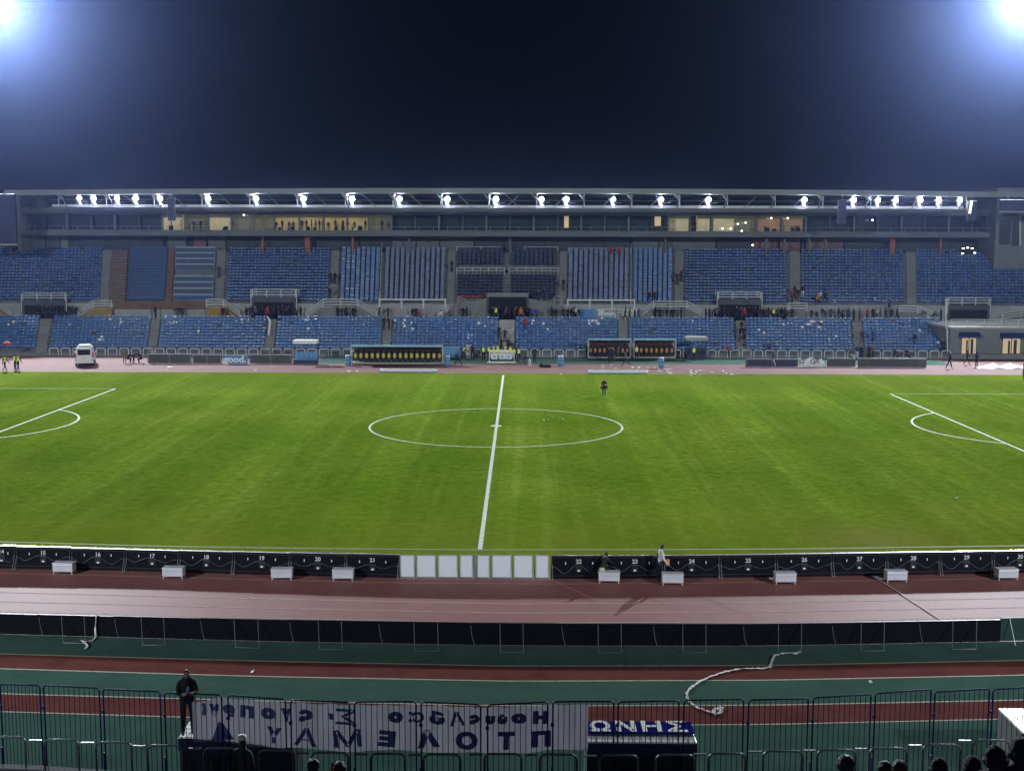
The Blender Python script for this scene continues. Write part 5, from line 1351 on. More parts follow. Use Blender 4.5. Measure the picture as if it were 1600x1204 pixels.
# --- people on the tiers
def tier_p(px_, py_, tier):
    p = LOW(px_, py_) if tier == 'l' else UPP(px_, py_)
    if tier == 'l': i = round((p.y-LY0)/LRUN-0.3); return Vector((p.x, LY0+i*LRUN+0.15, LZ0+LRISE*0.9+i*LRISE+0.0))
    i = round((p.y-YU-0.4)/URUN-0.3); return Vector((p.x, YU+0.4+i*URUN+0.15, UZ0+URISE*0.9+i*URISE))
tp_ = [
 (601, 512, 'l', 'akimbo', 'black', 'black', 'left dark person at the top of the aisle left of the stairs block'), (608, 513, 'l', 'stand', 'navy', 'black', 'right dark person at the top of the same aisle, beside the seats'),
 (780, 527, 'l', 'stand', 'navy', 'navy', 'person in navy at the left edge of the pale central stairs'), (789, 533, 'l', 'akimbo', 'black', 'black', 'broad person in black midway down the pale central stairs'),
 (794, 546, 'l', 'descend', 'navy', 'navy', 'person in navy lower on the pale central stairs, left one'), (799, 552, 'l', 'descend', 'navy', 'black', 'person in navy lowest on the pale central stairs'),
 (783, 548, 'l', 'hands', 'black', 'black', 'person in black at the stairs foot behind the canopy'), (820, 516, 'l', 'stand', 'red', 'maroon', 'person in red standing among seats right of the central stairs'),
 (1158, 520, 'l', 'stand2', 'black', 'black', 'topmost person of the group on the aisle below the right crowd'), (1161, 528, 'l', 'akimbo', 'navy', 'black', 'broad person in the group on the aisle below the right crowd'),
 (1156, 532, 'l', 'descend', 'black', 'navy', 'left person in the group on the aisle below the right crowd'), (1162, 540, 'l', 'descend', 'navy', 'black', 'lowest person in the group on the aisle below the right crowd'),
 (1135, 552, 'l', 'sit', 'red', 'black', 'person in bright red low in the block right of the shelter'), (1201, 548, 'l', 'sit', 'purple', 'navy', 'seated person in purple above the dark boards'),
 (1345, 533, 'l', 'descend', 'maroon', 'maroon', 'person in maroon coming down the last aisle'), (1362, 533, 'l', 'stand', 'blue', 'navy', 'person in blue standing in the last block, left part'),
 (1428.5, 541, 'l', 'stand', 'navy', 'jeans', 'person in navy standing in the middle of the last block'), (1470, 548, 'l', 'stand', 'navy', 'navy', 'person in navy standing near the pipe in the last block'),
 (1396, 559, 'l', 'sit', 'navy', 'navy', 'seated person in navy on the front row of the last block'), (1414, 558, 'l', 'sit', 'maroon', 'black', 'seated person in maroon on the front row of the last block'),
 (1345, 560, 'l', 'stand', 'navy', 'navy', 'standing person in navy at the foot of the last aisle'), (1352, 561, 'l', 'stand2', 'grey', 'khaki', 'person in grey at the foot of the last aisle'),
 (1358, 561, 'l', 'hands', 'navy', 'black', 'person in navy right of the one in grey at the last aisle'), (1364, 561, 'l', 'stand', 'khaki', 'navy', 'person in khaki rightmost at the foot of the last aisle'),
 (1328, 558, 'l', 'sit', 'khaki', 'white', 'seated person in khaki left of the foot of the last aisle'), (1338, 559, 'l', 'stand2', 'jeans', 'white', 'person in denim blue left of the foot of the last aisle'),
 (518, 443, 'u', 'akimbo', 'black', 'black', 'left dark person midway on the aisle right of the glinting left block'), (524, 441, 'u', 'stand', 'black', 'black', 'right dark person midway on the same aisle of the left block'),
 (516, 466, 'u', 'stand', 'navy', 'navy', 'dark person near the bottom of the aisle beside the left two-way ramp'), (706, 424, 'u', 'akimbo', 'black', 'black', 'dark person on the aisle left of the navy centre block'),
 (880, 452, 'u', 'stand', 'black', 'maroon', 'dark person on the aisle right of the navy centre block'), (342, 434, 'u', 'akimbo', 'black', 'black', 'dark person on the aisle right of the tiered desks'),
 (1058, 444, 'u', 'akimbo', 'black', 'black', 'left dark person on the aisle right of the wide-spaced right seats'), (1065, 441, 'u', 'raise_', 'navy', 'black', 'dark person with a raised arm on the aisle right of the wide-spaced seats'),
 (1014, 468, 'u', 'sit', 'black', 'black', 'seated dark person low in the wide-spaced right block, left one'), (1022, 468, 'u', 'sit', 'black', 'navy', 'seated dark person low in the wide-spaced right block, right one'),
 (1240, 462, 'u', 'akimbo', 'black', 'maroon', 'upper dark person on the aisle left of the orange jackets'), (1246, 468, 'u', 'stand', 'black', 'maroon', 'middle dark person on the aisle left of the orange jackets'),
 (1237, 474, 'u', 'descend', 'maroon', 'black', 'maroon person lowest on the aisle left of the orange jackets'), (1253, 462, 'u', 'descend', 'black', 'white', 'person in black and white beside the aisle left of the orange jackets'),
 (1276, 472, 'u', 'sit', 'orange', 'black', 'person in an orange jacket low in the upper right block'), (1283, 471, 'u', 'sit', 'white', 'black', 'person in white beside the orange jacket'), (1289, 469, 'u', 'sit', 'black', 'black', 'person in black right of the one in white by the orange jacket'),
 (1389, 485, 'u', 'hands', 'navy', 'black', 'person in navy on the bottom row above the right walkway group'),
 (955, 398, 'u', 'sit', 'red', 'red', 'left bright red figure sitting above the top rail of the right grey-blue block'), (968, 399, 'u', 'sit', 'red', 'red', 'right bright red figure sitting above the top rail of the right grey-blue block'),
]
for px_, py_, t, ps, tp, lg, lab in tp_:
    person(ps, tier_p(px_, py_, t), HH, random.uniform(-60, 60), lab, tp, lg)
# --- silhouettes on the gallery balcony
random.seed(12)
gal = [(432, 'sit'), (441, 'stand'), (451, 'sit'), (459, 'sit'), (472, 'stand'), (479, 'akimbo'), (487, 'stand'), (493, 'stand2'), (499, 'stand'), (505, 'stand'), (513, 'sit'), (524, 'akimbo'), (536, 'stand'), (543, 'stand'), (555, 'sit'), (571, 'stand'), (597, 'stand2'), (606, 'sit')]
for i, (px_, ps) in enumerate(gal):
    y = YG+0.95; person(ps, Vector((XY(px_, y, 15), y, zf1)), 1.55 if ps != 'sit' else 1.7, random.uniform(-180, 180), 'dark silhouette of a guest on the brightly lit left balcony', 'black', 'black', group='guests on the lit left balcony')
for px_, tp, lab in ((283, 'red', 'figure in red on the gallery right of the hanging navy column'), (296, 'khaki', 'person in khaki in the gallery bay right of the red figure'), (303, 'navy', 'person in navy in the gallery bay right of the red figure'), (314, 'black', 'person in black in the gallery bay near its right post'), (321, 'khaki', 'person in pale khaki at the right post of that gallery bay'),
                     (1081, 'black', 'left of two dark suited people between the beige lit windows'), (1087, 'black', 'right of two dark suited people between the beige lit windows'), (1225, 'hivis', 'person with yellow top in the orange-lit gallery bay'),
                     (362, 'black', 'slim dark person before a post of the dim gallery bay'), (268, 'navy', 'person at the balcony under the hanging navy column')):
    y = YG+0.9; o = person('stand', Vector((XY(px_, y, 15), y, zf1-0.02)), 1.5, random.uniform(-90, 90), lab, 'navy' if tp == 'hivis' else tp, 'black' if tp != 'red' else 'red')
    if tp == 'hivis': vest(o)

# ================================================================== NEAR SIDE
# black perimeter boards with numbers
def near_h(px, tab, ytop):           # height of something standing at the curve whose top shows at ytop
    p = G(px, interp(tab, px)); return p, WY(px, ytop, p.y).z
topb = [(-260, 843), (0, 852), (200, 858), (420, 862.5), (620, 866), (860, 867.5), (1060, 867.5), (1240, 865), (1440, 862), (1600, 860), (1860, 855)]
edges = [-104, -18, 26, 112, 197, 281, 366, 454, 541, 624.5]
edgesR = [861, 947, 1036, 1124, 1212, 1299, 1384, 1467, 1550, 1634, 1720]
nums = {26: '15', 112: '16', 197: '17', 281: '18', 366: '19', 454: '20', 541: '21', 861: '22', 947: '23', 1036: '24', 1124: '25', 1212: '26', 1299: '27', 1384: '28', 1467: '29', 1550: '30'}
def near_board(a, b, num):
    pa, h = near_h(a, T['boardb'], interp(topb, a)); pb, h2 = near_h(b, T['boardb'], interp(topb, b)); h = (h+h2)/2
    L_ = (pb-pa).length; ang = math.atan2(pb.y-pa.y, pb.x-pa.x); mid = (pa+pb)/2
    d = Vector((math.cos(ang), math.sin(ang), 0))
    lab = {'': 'black board back beyond the left picture edge', '14': 'black board back cut by the left picture edge', '15': 'black board back left of the leftmost white cabinet', '16': 'black board back right of the leftmost white cabinet', '17': 'black board back just left of the second white cabinet',
           '18': 'black board back just right of the second white cabinet', '19': 'black board back just left of the third white cabinet', '20': 'black board back between the third and fourth white cabinets', '21': 'black board back touching the left end of the white panels',
           '22': 'black board back touching the right end of the white panels', '23': 'black board back between the crouching figure and the man in white', '24': 'black board back right of the man in white', '25': 'black board back left of the cabinet with two bottles beside it',
           '26': 'black board back right of the cabinet with two bottles beside it', '27': 'black board back just left of the top of the thin white tape', '28': 'black board back just right of the cabinet by the thin white tape', '29': 'black board back left of the rightmost white cabinet',
           '30': 'black board back at the right picture edge', '31': 'black board back beyond the right picture edge'}[num]
    e = empty('advertising_board', mid, lab, 'advertising board', 'black boards along the near touchline', ang)
    MB().bbox(-L_/2+0.01, L_/2-0.01, 0.0, 0.09, 0.0, h-0.02, 0.012).build('panel', 'black', e)
    MB().bbox(-L_/2+0.005, L_/2-0.005, -0.01, 0.10, h-0.018, h+0.012, 0.008).build('top_edge', 'cap', e)
    mb = MB(); mb.box(-L_/2+0.02, -L_/2+0.07, -0.035, -0.003, 0.02, h-0.03).box(L_/2-0.07, L_/2-0.02, -0.035, -0.003, 0.02, h-0.03).box(-L_/2+0.07, L_/2-0.07, -0.03, -0.003, 0.10, 0.14).box(-L_/2+0.07, L_/2-0.07, -0.03, -0.003, h-0.10, h-0.06)
    mb.build('rear_frame', 'blk2', e)
    for s in (-1, 1):
        mb = MB(); mb.tube([(s*(L_/2-0.05), -0.03, h*0.6), (s*(L_/2-0.05), -0.30, 0.02), (s*(L_/2-0.05), 0.0, 0.02)], 0.012, 5); mb.build('foot', 'pipe', e)
    MB().bbox(-0.05, 0.05, -0.07, -0.003, 0.30, 0.37, 0.012).build('socket', 'txt', e)
    MB().bbox(-0.14, 0.14, -0.04, -0.003, 0.26, 0.55, 0.01).build('power_box', 'blk2', e)
    random.seed(int(num or 3)*7); ca = random.uniform(.38, .5); cb = random.uniform(.06, .19); cc = random.uniform(-.12, .15)
    pts = []
    for i in range(25):
        t = i/24; x = -L_/2+0.05+t*(L_-0.1); z = ca+cb*math.cos(2*math.pi*(t*2.0+cc)+0.5*math.sin(5*t+cc*9))*(1 if 0.1 < t < 0.9 else 0.6)+random.uniform(-.012, .012)
        pts.append((x, -0.075-0.02*math.sin(t*9), z))
    MB().tube(pts, 0.0075, 5).build('cable', 'hoop', e, True)
    for x in (-L_*0.24, L_*0.25):
        MB().bbox(x-0.018, x+0.018, -0.095, -0.06, 0.60, 0.70, 0.008).build('plug', 'txt', e)
    if num: text_mesh('number', num, 0.235, 'rail', e, (0, -0.012-0.03, h-0.24), (R(90), 0, R(0)), 0.004, bold=0.006)
    return e
for ed in (edges, edgesR):
    for i in range(len(ed)-1): near_board(ed[i], ed[i+1], nums.get(ed[i], '' if ed[i] < 0 else '31') if ed[i] != -18 else '14')
# the white screens in the middle
wp = [(625, 648.5, 'first'), (650.5, 681.5, 'second'), (684, 715.5, 'third'), (718, 739.5, 'fourth'), (745, 765.5, 'fifth'), (768, 799.5, 'sixth'), (802, 833, 'seventh'), (836, 858, 'eighth')]
for i, (a, b, nth) in enumerate(wp):
    pa, h = near_h(a, T['boardb'], 866.5); pb, _h = near_h(b, T['boardb'], 866.5); L_ = (pb-pa).length; ang = math.atan2(pb.y-pa.y, pb.x-pa.x)
    e = empty('display_stand', (pa+pb)/2, nth+' white panel from the left in the row between the black boards', 'panel', 'white panels at the halfway line', ang)
    MB().add([(-L_/2+0.03, -0.02, 0.06), (L_/2-0.03, -0.02, 0.06), (L_/2-0.03, -0.02, h-0.02), (-L_/2+0.03, -0.02, h-0.02)], [(0, 1, 2, 3)]).build('sheet', 'panel', e)
    mb = MB(); mb.box(-L_/2, -L_/2+0.028, -0.07, 0.02, 0.0, h).box(L_/2-0.028, L_/2, -0.07, 0.02, 0.0, h).box(-L_/2+0.03, L_/2-0.03, -0.06, 0.01, h-0.018, h+0.01).box(-L_/2+0.03, L_/2-0.03, -0.06, 0.01, 0.02, 0.058)
    mb.build('frame', 'galv', e)
    MB().tube([(L_/2, -0.05, 0.5), (L_/2, -0.35, 0.02)], 0.012, 5).build('brace', 'galv', e)
p, h = near_h(742, T['boardb'], 866.5); tag(MB().box(-0.06, 0.06, -0.02, 0.05, 0, h+0.02).build('post', 'galv'), 'grey post between the fourth and fifth white panels', 'post').location = p
# white cabinets on the track
bx = [(101, 896.5, 'leftmost white cabinet, below board 16'), (272, 904, 'second white cabinet from the left, below board 18'), (441, 906, 'white cabinet left of the middle, below board 20'), (536.5, 907, 'white cabinet nearest the left end of the white panels'),
      (951.5, 911, 'white cabinet in front of the crouching dark figure'), (1050.5, 914, 'white cabinet right of the standing man in white'), (1226, 912.5, 'white cabinet below board 26'), (1399, 909.5, 'white cabinet beside the end of the thin white line'), (1572, 906, 'rightmost white cabinet, below board 30')]
def cabinet():
    e = bpy.data.objects.new('cabinet', None); C.objects.link(e)
    MB().bbox(-0.42, 0.42, -0.20, 0.20, 0.10, 0.42, 0.03).build('body', 'box', e)
    MB().bbox(-0.435, 0.435, -0.215, 0.215, 0.423, 0.47, 0.02).build('lid', 'box', e)
    for sx_ in (-1, 1):
        for sy_ in (-1, 1): MB().tube([(sx_*0.36, sy_*0.15, 0.1), (sx_*0.39, sy_*0.18, 0.0)], 0.018, 6).build('leg', 'box', e)
    MB().box(-0.36, 0.36, -0.208, -0.2025, 0.33, 0.34).build('seam', 'pipe', e)
    return e
c0 = cabinet()
for i, (px_, py_, lab) in enumerate(bx):
    o = c0 if i == 0 else copy_tree(c0)
    p = G(px_, py_-1.5); o.location = p; o.rotation_euler = (0, 0, R([-3, -2, 3, 1, -2, -1, 2, 4, 5][i]))
    tag(o, lab, 'cabinet', 'white cabinets along the near track')
# man in white on the near track, crouching figure, small fallen bottles
o = person('stand2', G(1032, 908.5), 1.58, 105, 'man in white top and black trousers standing at the near boards, holding something orange', 'white', 'black')
MB().bbox(-0.035, 0.035, -0.05, 0.05, -0.09, 0.06, 0.02).build('orange_bag', 'c_orange', o).location = (-0.105, -0.14, 0.54)
MB().bbox(-0.02, 0.02, -0.03, 0.03, -0.06, 0.06, 0.01).build('dark_strap_bag', 'blk2', o).location = (0.12, 0.03, 0.66)
person('crouch', G(944, 905.5), 1.62, 150, 'crouching figure in black behind a white cabinet at the near boards', 'black', 'black')
for px_, py_, lab in ((938.5, 889, 'pale yellow cloth on the cabinet before the crouching figure'),):
    p = G(px_, 903); tag(MB().bbox(-0.1, 0.12, -0.08, 0.08, 0, 0.14, 0.04).build('cloth', 'beige', smooth=True), lab, 'cloth').location = (p.x, G(951.5, 909.5).y, 0.47)
for i, (px_, py_, lab) in enumerate(((1202, 902.5, 'left of two small white bottles near board 26'), (1206.5, 903, 'right of two small white bottles near board 26'), (1367.5, 900.5, 'left of two small white bottles at the thin white line'), (1372.5, 902.5, 'right of two small white bottles at the thin white line'))):
    o = MB().lathe([(0.02, 0), (0.045, 0.01), (0.045, 0.17), (0.02, 0.22), (0.02, 0.26)], (0, 0, 0), 'x', 10).build('bottle', 'txt', None, True); o.location = G(px_, py_, 0.05); o.rotation_euler = (0, 0, R(-50)); tag(o, lab, 'bottle')
# thin white line lying across the track
mb = MB(); A = [G(1364, 899.5, 0.03), G(1400, 922, 0.02), G(1472, 969, 0.02)]
mb.tube(A, 0.02, 6); tag(mb.build('white_tape', 'paper'), 'thin straight white tape lying diagonally across the track at the right', 'tape')
# second row: black boards standing on U supports
top2 = [(-260, 950), (0, 959.5), (400, 967.5), (800, 974), (1200, 975), (1600, 968), (1860, 961)]
legs = [(98, 133), (222, 257), (367, 404), (498, 534), (647, 684), (781, 817), (934, 970), (1066, 1102), (1215, 1251), (1344, 1380), (1487, 1524)]
cuts = [-40, 60, 178, 312, 451, 590, 733, 875, 1018, 1158, 1297, 1433, 1562]
lab2 = ['leftmost low black board', 'low black board with a white streamer over its top', 'third low black board from the left', 'low black board below the second-left white cabinets', 'low black board left of the white panels', 'low black board below the left white panels', 'low black board below the right white panels',
        'low black board below the crouching figure', 'low black board right of the man in white', 'low black board above the end of the curling streamer', 'low black board at the thin white tape', 'low black board next to the dark green one']
for i in range(len(cuts)-1):
    a, b = cuts[i], cuts[i+1]
    pa, h = near_h(a, T['b2'], interp(top2, a)); pb, h2 = near_h(b, T['b2'], interp(top2, b)); L_ = (pb-pa).length; ang = math.atan2(pb.y-pa.y, pb.x-pa.x); mid = (pa+pb)/2; h = (h+h2)/2
    e = empty('perimeter_board', mid, lab2[i]+' standing on the green strip', 'perimeter board', 'low black boards on the green strip', ang)
    MB().bbox(-L_/2+0.001, L_/2-0.001, 0.0, 0.06, 0.0, h, 0.006).build('panel', 'black', e)
    MB().box(-L_/2+0.01, L_/2-0.01, -0.003, 0.063, h+0.002, h+0.02).build('top_edge', 'blk2', e)
    MB().tube([(-L_/2+0.05, -0.02, h*0.9), (-L_/2+0.1, -0.02, h*0.4), (-L_/2+0.18, -0.05, 0.02)], 0.008, 4).build('cable', 'pipe', e)
    for (l0, l1) in legs:
        if a < l0 < b:
            inv = Matrix.Translation(-mid) if abs(ang) < 1e-9 else (Matrix.Translation(mid) @ Matrix.Rotation(ang, 4, 'Z')).inverted()
            q0, q1 = G(l0, interp(T['b2'], l0)), G(l1, interp(T['b2'], l1))
            f0 = G(l0+1, interp(T['b2'], l0)+11.5); f1 = G(l1+1, interp(T['b2'], l1)+11.5)
            mb = MB(); pts = [q0+Vector((0, -0.03, h-0.01)), f0+Vector((0, 0, 0.015)), f1+Vector((0, 0, 0.015)), q1+Vector((0, -0.03, h-0.01))]
            pts = [inv @ p for p in pts]; mb.tube(pts, 0.013, 6); mb.build('support', 'galv', e)
a, b = 1562, 1700
pa, h = near_h(a, T['b2'], 966.5); pb, h2 = near_h(b, T['b2'], 962); mid = (pa+pb)/2; ang = math.atan2(pb.y-pa.y, pb.x-pa.x); L_ = (pb-pa).length
MT['dgreen'] = mat('dark_green_sheet', (0.010, 0.045, 0.035), 0.55, var=0.4, scale=1.5)
e = empty('perimeter_board', mid, 'dark green board at the right end of the low black boards', 'perimeter board', None, ang)
MB().bbox(-L_/2, L_/2, -0.02, 0.05, 0.02, h+0.03, 0.01).build('panel', 'dgreen', e); MB().tube([(-L_/2+0.3, -0.03, h), (-L_/2+0.3, -0.5, 0.02)], 0.015).build('support', 'galv', e)

# streamers of paper ribbon
def ribbon(pts, wd, lab):
    P = []
    for i in range(len(pts)-1):
        for k in range(5):
            t = k/5; P.append(Vector(pts[i]).lerp(Vector(pts[i+1]), t))
    P.append(Vector(pts[-1])); random.seed(len(P))
    A = []; B = []
    for i, p in enumerate(P):
        a = P[max(0, i-1)]; b = P[min(len(P)-1, i+1)]; d = b-a; n = Vector((-d.y, d.x, 0))
        n = n.normalized() if n.length > 1e-5 else Vector((1, 0, 0))
        w_ = wd*(0.75+0.5*random.random()); z = Vector((0, 0, random.uniform(0.005, 0.035)))
        A.append(p-n*w_/2+z); B.append(p+n*w_/2+Vector((0, 0, random.uniform(0.005, 0.05))))
    o = MB().strip(A, B).build('paper_streamer', 'paper'); md = o.modifiers.new('s', 'SOLIDIFY'); md.thickness = 0.012
    return tag(o, lab, 'streamer')
ribbon([G(x, y, 0.01) for x, y in ((1250, 1018), (1243, 1021), (1225, 1020), (1210, 1024), (1206, 1033), (1203, 1042), (1193, 1044), (1172, 1044), (1150, 1046), (1130, 1050), (1110, 1057), (1095, 1064), (1080, 1074), (1073, 1082), (1074, 1090), (1078, 1097), (1090, 1106), (1105, 1111), (1118, 1114))], 0.085, 'long white ribbon curling over the green and red strips at the right')
ribbon([G(x, y, 0.02) for x, y in ((1112, 1113), (1122, 1106), (1128, 1104), (1126, 1113), (1118, 1116), (1112, 1113))], 0.10, 'crumpled white end of the long curling ribbon')
py0 = G(152, interp(T['b2'], 152)); hh = WY(152, 962.5, py0.y).z
ribbon([py0+Vector((0.05, 0.07, hh+0.02)), py0+Vector((0.0, -0.05, hh)), py0+Vector((-0.04, -0.07, hh*0.4)), G(149, 996, 0.02), G(143, 1001, 0.02), G(135, 1002, 0.02), G(128, 1001, 0.02), G(134, 1006, 0.02), G(137, 1010, 0.02), G(133, 1013, 0.02)], 0.07, 'white streamer hanging over a low black board at the left')
for px_, py_, lab in ((394.5, 1049, 'tiny white scrap on the upper red strip left of centre'), (1360, 1065, 'tiny pale sliver on the green strip at the right')):
    o = MB().add([(-.05, -.1, 0), (.05, -.08, .02), (.04, .1, .04), (-.04, .08, 0.01)], [(0, 1, 2, 3)]).build('paper_scrap', 'paper'); o.location = G(px_, py_, 0.01); tag(o, lab, 'paper')

# blue steel fence panels
ZF = 2.53
fp = [(-95, -33, 1067, 1068), (-29, -3, 1067, 1068), (0, 62, 1068, 1070), (68, 155, 1070, 1074.5), (161, 250, 1076, 1080), (257, 346, 1081.5, 1085), (356, 446, 1085.5, 1092), (454, 546, 1093, 1096.5), (554, 650, 1096, 1095.5), (658, 751, 1096, 1100), (762, 856, 1100.5, 1096), (864, 959, 1095.5, 1095),
      (966, 1061, 1096, 1094), (1069, 1162, 1093.5, 1091.5), (1170, 1263, 1093, 1090.5), (1271, 1361, 1089.5, 1084), (1368, 1455, 1083, 1076.5), (1461, 1546, 1080.5, 1075.5), (1552, 1640, 1076.5, 1071)]
fl_lab = ['off the left edge', 'cut by the left edge', 'first whole one from the left', 'second from the left', 'third from the left, left of the man in black', 'with the man in black at its left part', 'at the left end of the white banner', 'before the banner, second letter group', 'before the banner left of its middle', 'before the middle of the banner',
          'before the banner right of its middle', 'at the right end of the white banner', 'above the left half of the blue lettered banner', 'where the long ribbon ends', 'right of the long ribbon', 'second right of the long ribbon', 'third right of the long ribbon', 'left of the white grid roof', 'over the white grid roof at the right edge']
for i, (a, b, ya, yb) in enumerate(fp):
    if i in (0, 1): continue
    pa = G(a, ya, ZF); pb = G(b, yb, ZF); L_ = (Vector((pb.x, pb.y, 0))-Vector((pa.x, pa.y, 0))).length; ang = math.atan2(pb.y-pa.y, pb.x-pa.x); mid = (pa+pb)/2
    e = empty('fence_panel', (mid.x, mid.y, 0), 'blue bar fence panel '+fl_lab[i], 'fence', 'blue steel fence panels', ang)
    dz = -0.0
    hw = L_/2; r_ = 0.022
    MB().tube([(-hw, 0, 0.3), (-hw, 0, ZF-0.07), (-hw+0.02, 0, ZF-0.02), (-hw+0.07, 0, ZF), (hw-0.07, 0, ZF), (hw-0.02, 0, ZF-0.02), (hw, 0, ZF-0.07), (hw, 0, 0.3), (-hw, 0, 0.3)], r_, 8).build('frame', 'bluesteel', e, True)
    mb = MB(); n = 11
    for k in range(1, n): x = -hw+L_*k/n; mb.tube([(x, 0, 0.3), (x, 0, ZF)], 0.009, 6)
    mb.build('bars', 'bluesteel', e)
    mb = MB(); mb.bbox(-hw-0.05, -hw+0.03, -0.03, 0.03, ZF-0.62, ZF-0.54, 0.01); mb.build('latch', 'bluesteel', e)
    MB().box(-hw-0.04, -hw, -0.04, 0.04, 0, 0.9).build('post', 'bluesteel', e)
def fy(px):     # depth of the fence in a pixel column
    ys = [(a, G(a, ya, ZF).y) for a, b, ya, yb in fp]+[(1640, G(1640, 1071, ZF).y)]
    return interp(ys, px)
# dugout roofs just behind the fence
def near_roof(a, b, ynear, yfar, zr, lab, cat='roof', grid=True, mt='tile', side=True):
    """a, b: pixel columns of the near edge"""
    pn0, pn1 = G(a, ynear, zr), G(b, ynear, zr); yf = G((a+b)/2, yfar, zr).y
    x0, x1, y0, y1 = pn0.x, pn1.x, pn0.y, yf
    e = empty('bench_shelter', ((x0+x1)/2, y0, 0), lab, 'shelter', 'near bench shelters behind the fence')
    inv = Matrix.Translation(-e.location)
    def PP(mb, n, m_): o = mb.build(n, m_, e); o.matrix_parent_inverse = inv; return o
    PP(MB().bbox(x0, x1, y0, y1, zr-0.07, zr, 0.02), 'roof', mt)
    if grid:
        mb = MB(); nx = max(2, round((x1-x0)/0.22)); ny = 5
        for i in range(1, nx): x = x0+(x1-x0)*i/nx; mb.box(x-0.008, x+0.008, y0+0.02, y1-0.02, zr+0.002, zr+0.010)
        for j in range(1, ny): y = y0+(y1-y0)*j/ny; mb.box(x0+0.02, x1-0.02, y-0.012, y+0.012, zr+0.0115, zr+0.016)
        PP(mb, 'roof_joints', 'blk2')
    PP(MB().box(x0, x1, y0-0.05, y0-0.003, zr-0.32, zr-0.01), 'fascia', 'navy')
    PP(MB().box(x0+0.02, x1-0.02, y0+0.003, y0+0.05, 0.0, zr-0.072), 'back_panel', 'blk2')
    for s, x in ((0, x0), (1, x1-0.04)):
        PP(MB().box(x, x+0.04, y0+0.052, y1-0.05, 0, zr-0.072), 'side_panel', 'conc' if (side and s == 0) else 'blk2')
    return e, (x0, x1, y0, y1)
eL, bL = near_roof(279, 456, 1151, 1119, 1.38, 'black bench shelter with white gridded roof under the man in black')
eM, bM = near_roof(917, 1089, 1158.5, 1127, 1.40, 'black bench shelter carrying the blue banner with white Greek letters')
eR, bR = near_roof(1597, 1760, 1143, 1106, 1.48, 'bench shelter with bright white gridded roof at the right edge')
# sloping grey side of the right shelter
# blue banner with white letters on the middle roof
x0, x1, y0, y1 = bM
e = empty('lettered_banner', ((x0+x1)/2, (y0+y1)/2, 1.42), 'blue banner with large white Greek letters lying on the middle shelter roof', 'banner')
wB = x1-x0; dB = y1-y0
MB().bbox(-wB/2, wB/2, -dB*0.14, dB*0.44, 0, 0.02, 0.005).build('cloth', 'bluebanner', e)
for i, (ch, fx) in enumerate((('Ω', -0.36), ('Ν', -0.12), ('Η', 0.12), ('Σ', 0.355))):
    o = text_mesh('lettering', ch, dB*0.50/0.73, 'txt', e, (wB*fx, dB*0.15, 0.028), (0, 0, 0), 0.004, sx=0.95 if ch == 'Ω' else 1.0, bold=0.026)
    bb = [v_.co.x for v_ in o.data.vertices]; cur = max(bb)-min(bb); s_ = wB*0.185/cur
    cx_ = (max(bb)+min(bb))/2
    for v_ in o.data.vertices: v_.co.x = (v_.co.x-cx_)*s_
# the long off-white banner hung on the far side of the fence, lettering seen from behind
zT, zB = 2.46, 1.28
def ban_pt(px, z, d=0.05): return Vector((XY2(px, fy(px)+d, z), fy(px)+d, z))
def XY2(px, Y, z):
    d = ray(px, 1100); t = (Y-CY)/d.y
    # pixel column is nearly independent of height; iterate once
    for py in (1100, 1100):
        z_ = CZ+d.z*t; py2 = 1100+(z_-z)*F/(t); d = ray(px, py2); t = (Y-CY)/d.y
    return CX+d.x*t
random.seed(2)
xs_ = np.linspace(300, 919, 130); V = []; rows = 12
for j in range(rows+1):
    for i, px_ in enumerate(xs_):
        s = j/rows; top_ = zT-0.035*abs(math.sin(i*0.35)); bot_ = zB+0.03*math.sin(i*0.22)
        if px_ < 340: top_ -= (340-px_)/40*0.55*0.3
        z = top_+(bot_-top_)*s
        dd = 0.045+0.010*math.sin(px_*0.11+s*1.5)+0.006*math.sin(px_*0.31)
        if px_ > 850: dd += 0.012*math.sin(px_*0.45)
        V.append(ban_pt(px_, z, dd))
n = len(xs_)
mb = MB(); mb.add(V, [(j*n+i, j*n+i+1, (j+1)*n+i+1, (j+1)*n+i) for j in range(rows) for i in range(n-1)])
ob = mb.build('hand_painted_banner', 'ban', smooth=True)
tag(ob, 'long off-white hand-painted banner hung behind the fence, blue letters reversed', 'banner')
def paint(ch, px_, z, size, wpx, par=ob):
    """one reversed letter on the camera side of the cloth; wpx = its width in photo pixels"""
    random.seed(int(px_)); size *= random.uniform(0.9, 1.1)
    o = text_mesh('lettering', ch, size, 'ink', par, (0, 0, 0), (R(90), 0, 0), 0.003, mirror=True, bold=0.03 if ch not in 'ΔΑΜΣα' else 0.008)
    xsv = [q.co.x for q in o.data.vertices]; ysv = [q.co.y for q in o.data.vertices]
    cx_ = (max(xsv)+min(xsv))/2; cy_ = (max(ysv)+min(ysv))/2; w_ = max(xsv)-min(xsv); h_ = max(ysv)-min(ysv)
    W_ = wpx/F*(fy(px_)-CY)
    for q in o.data.vertices: q.co.x = (q.co.x-cx_)*W_/max(w_, 1e-3); q.co.y = (q.co.y-cy_)*size/max(h_, 1e-3)
    p = ban_pt(px_, z, 0.022); o.location = p
    a = math.atan2(fy(px_+10)-fy(px_-10), ban_pt(px_+10, z).x-ban_pt(px_-10, z).x); o.rotation_euler = (R(90), R(random.uniform(-7, 7)), a)
    return o
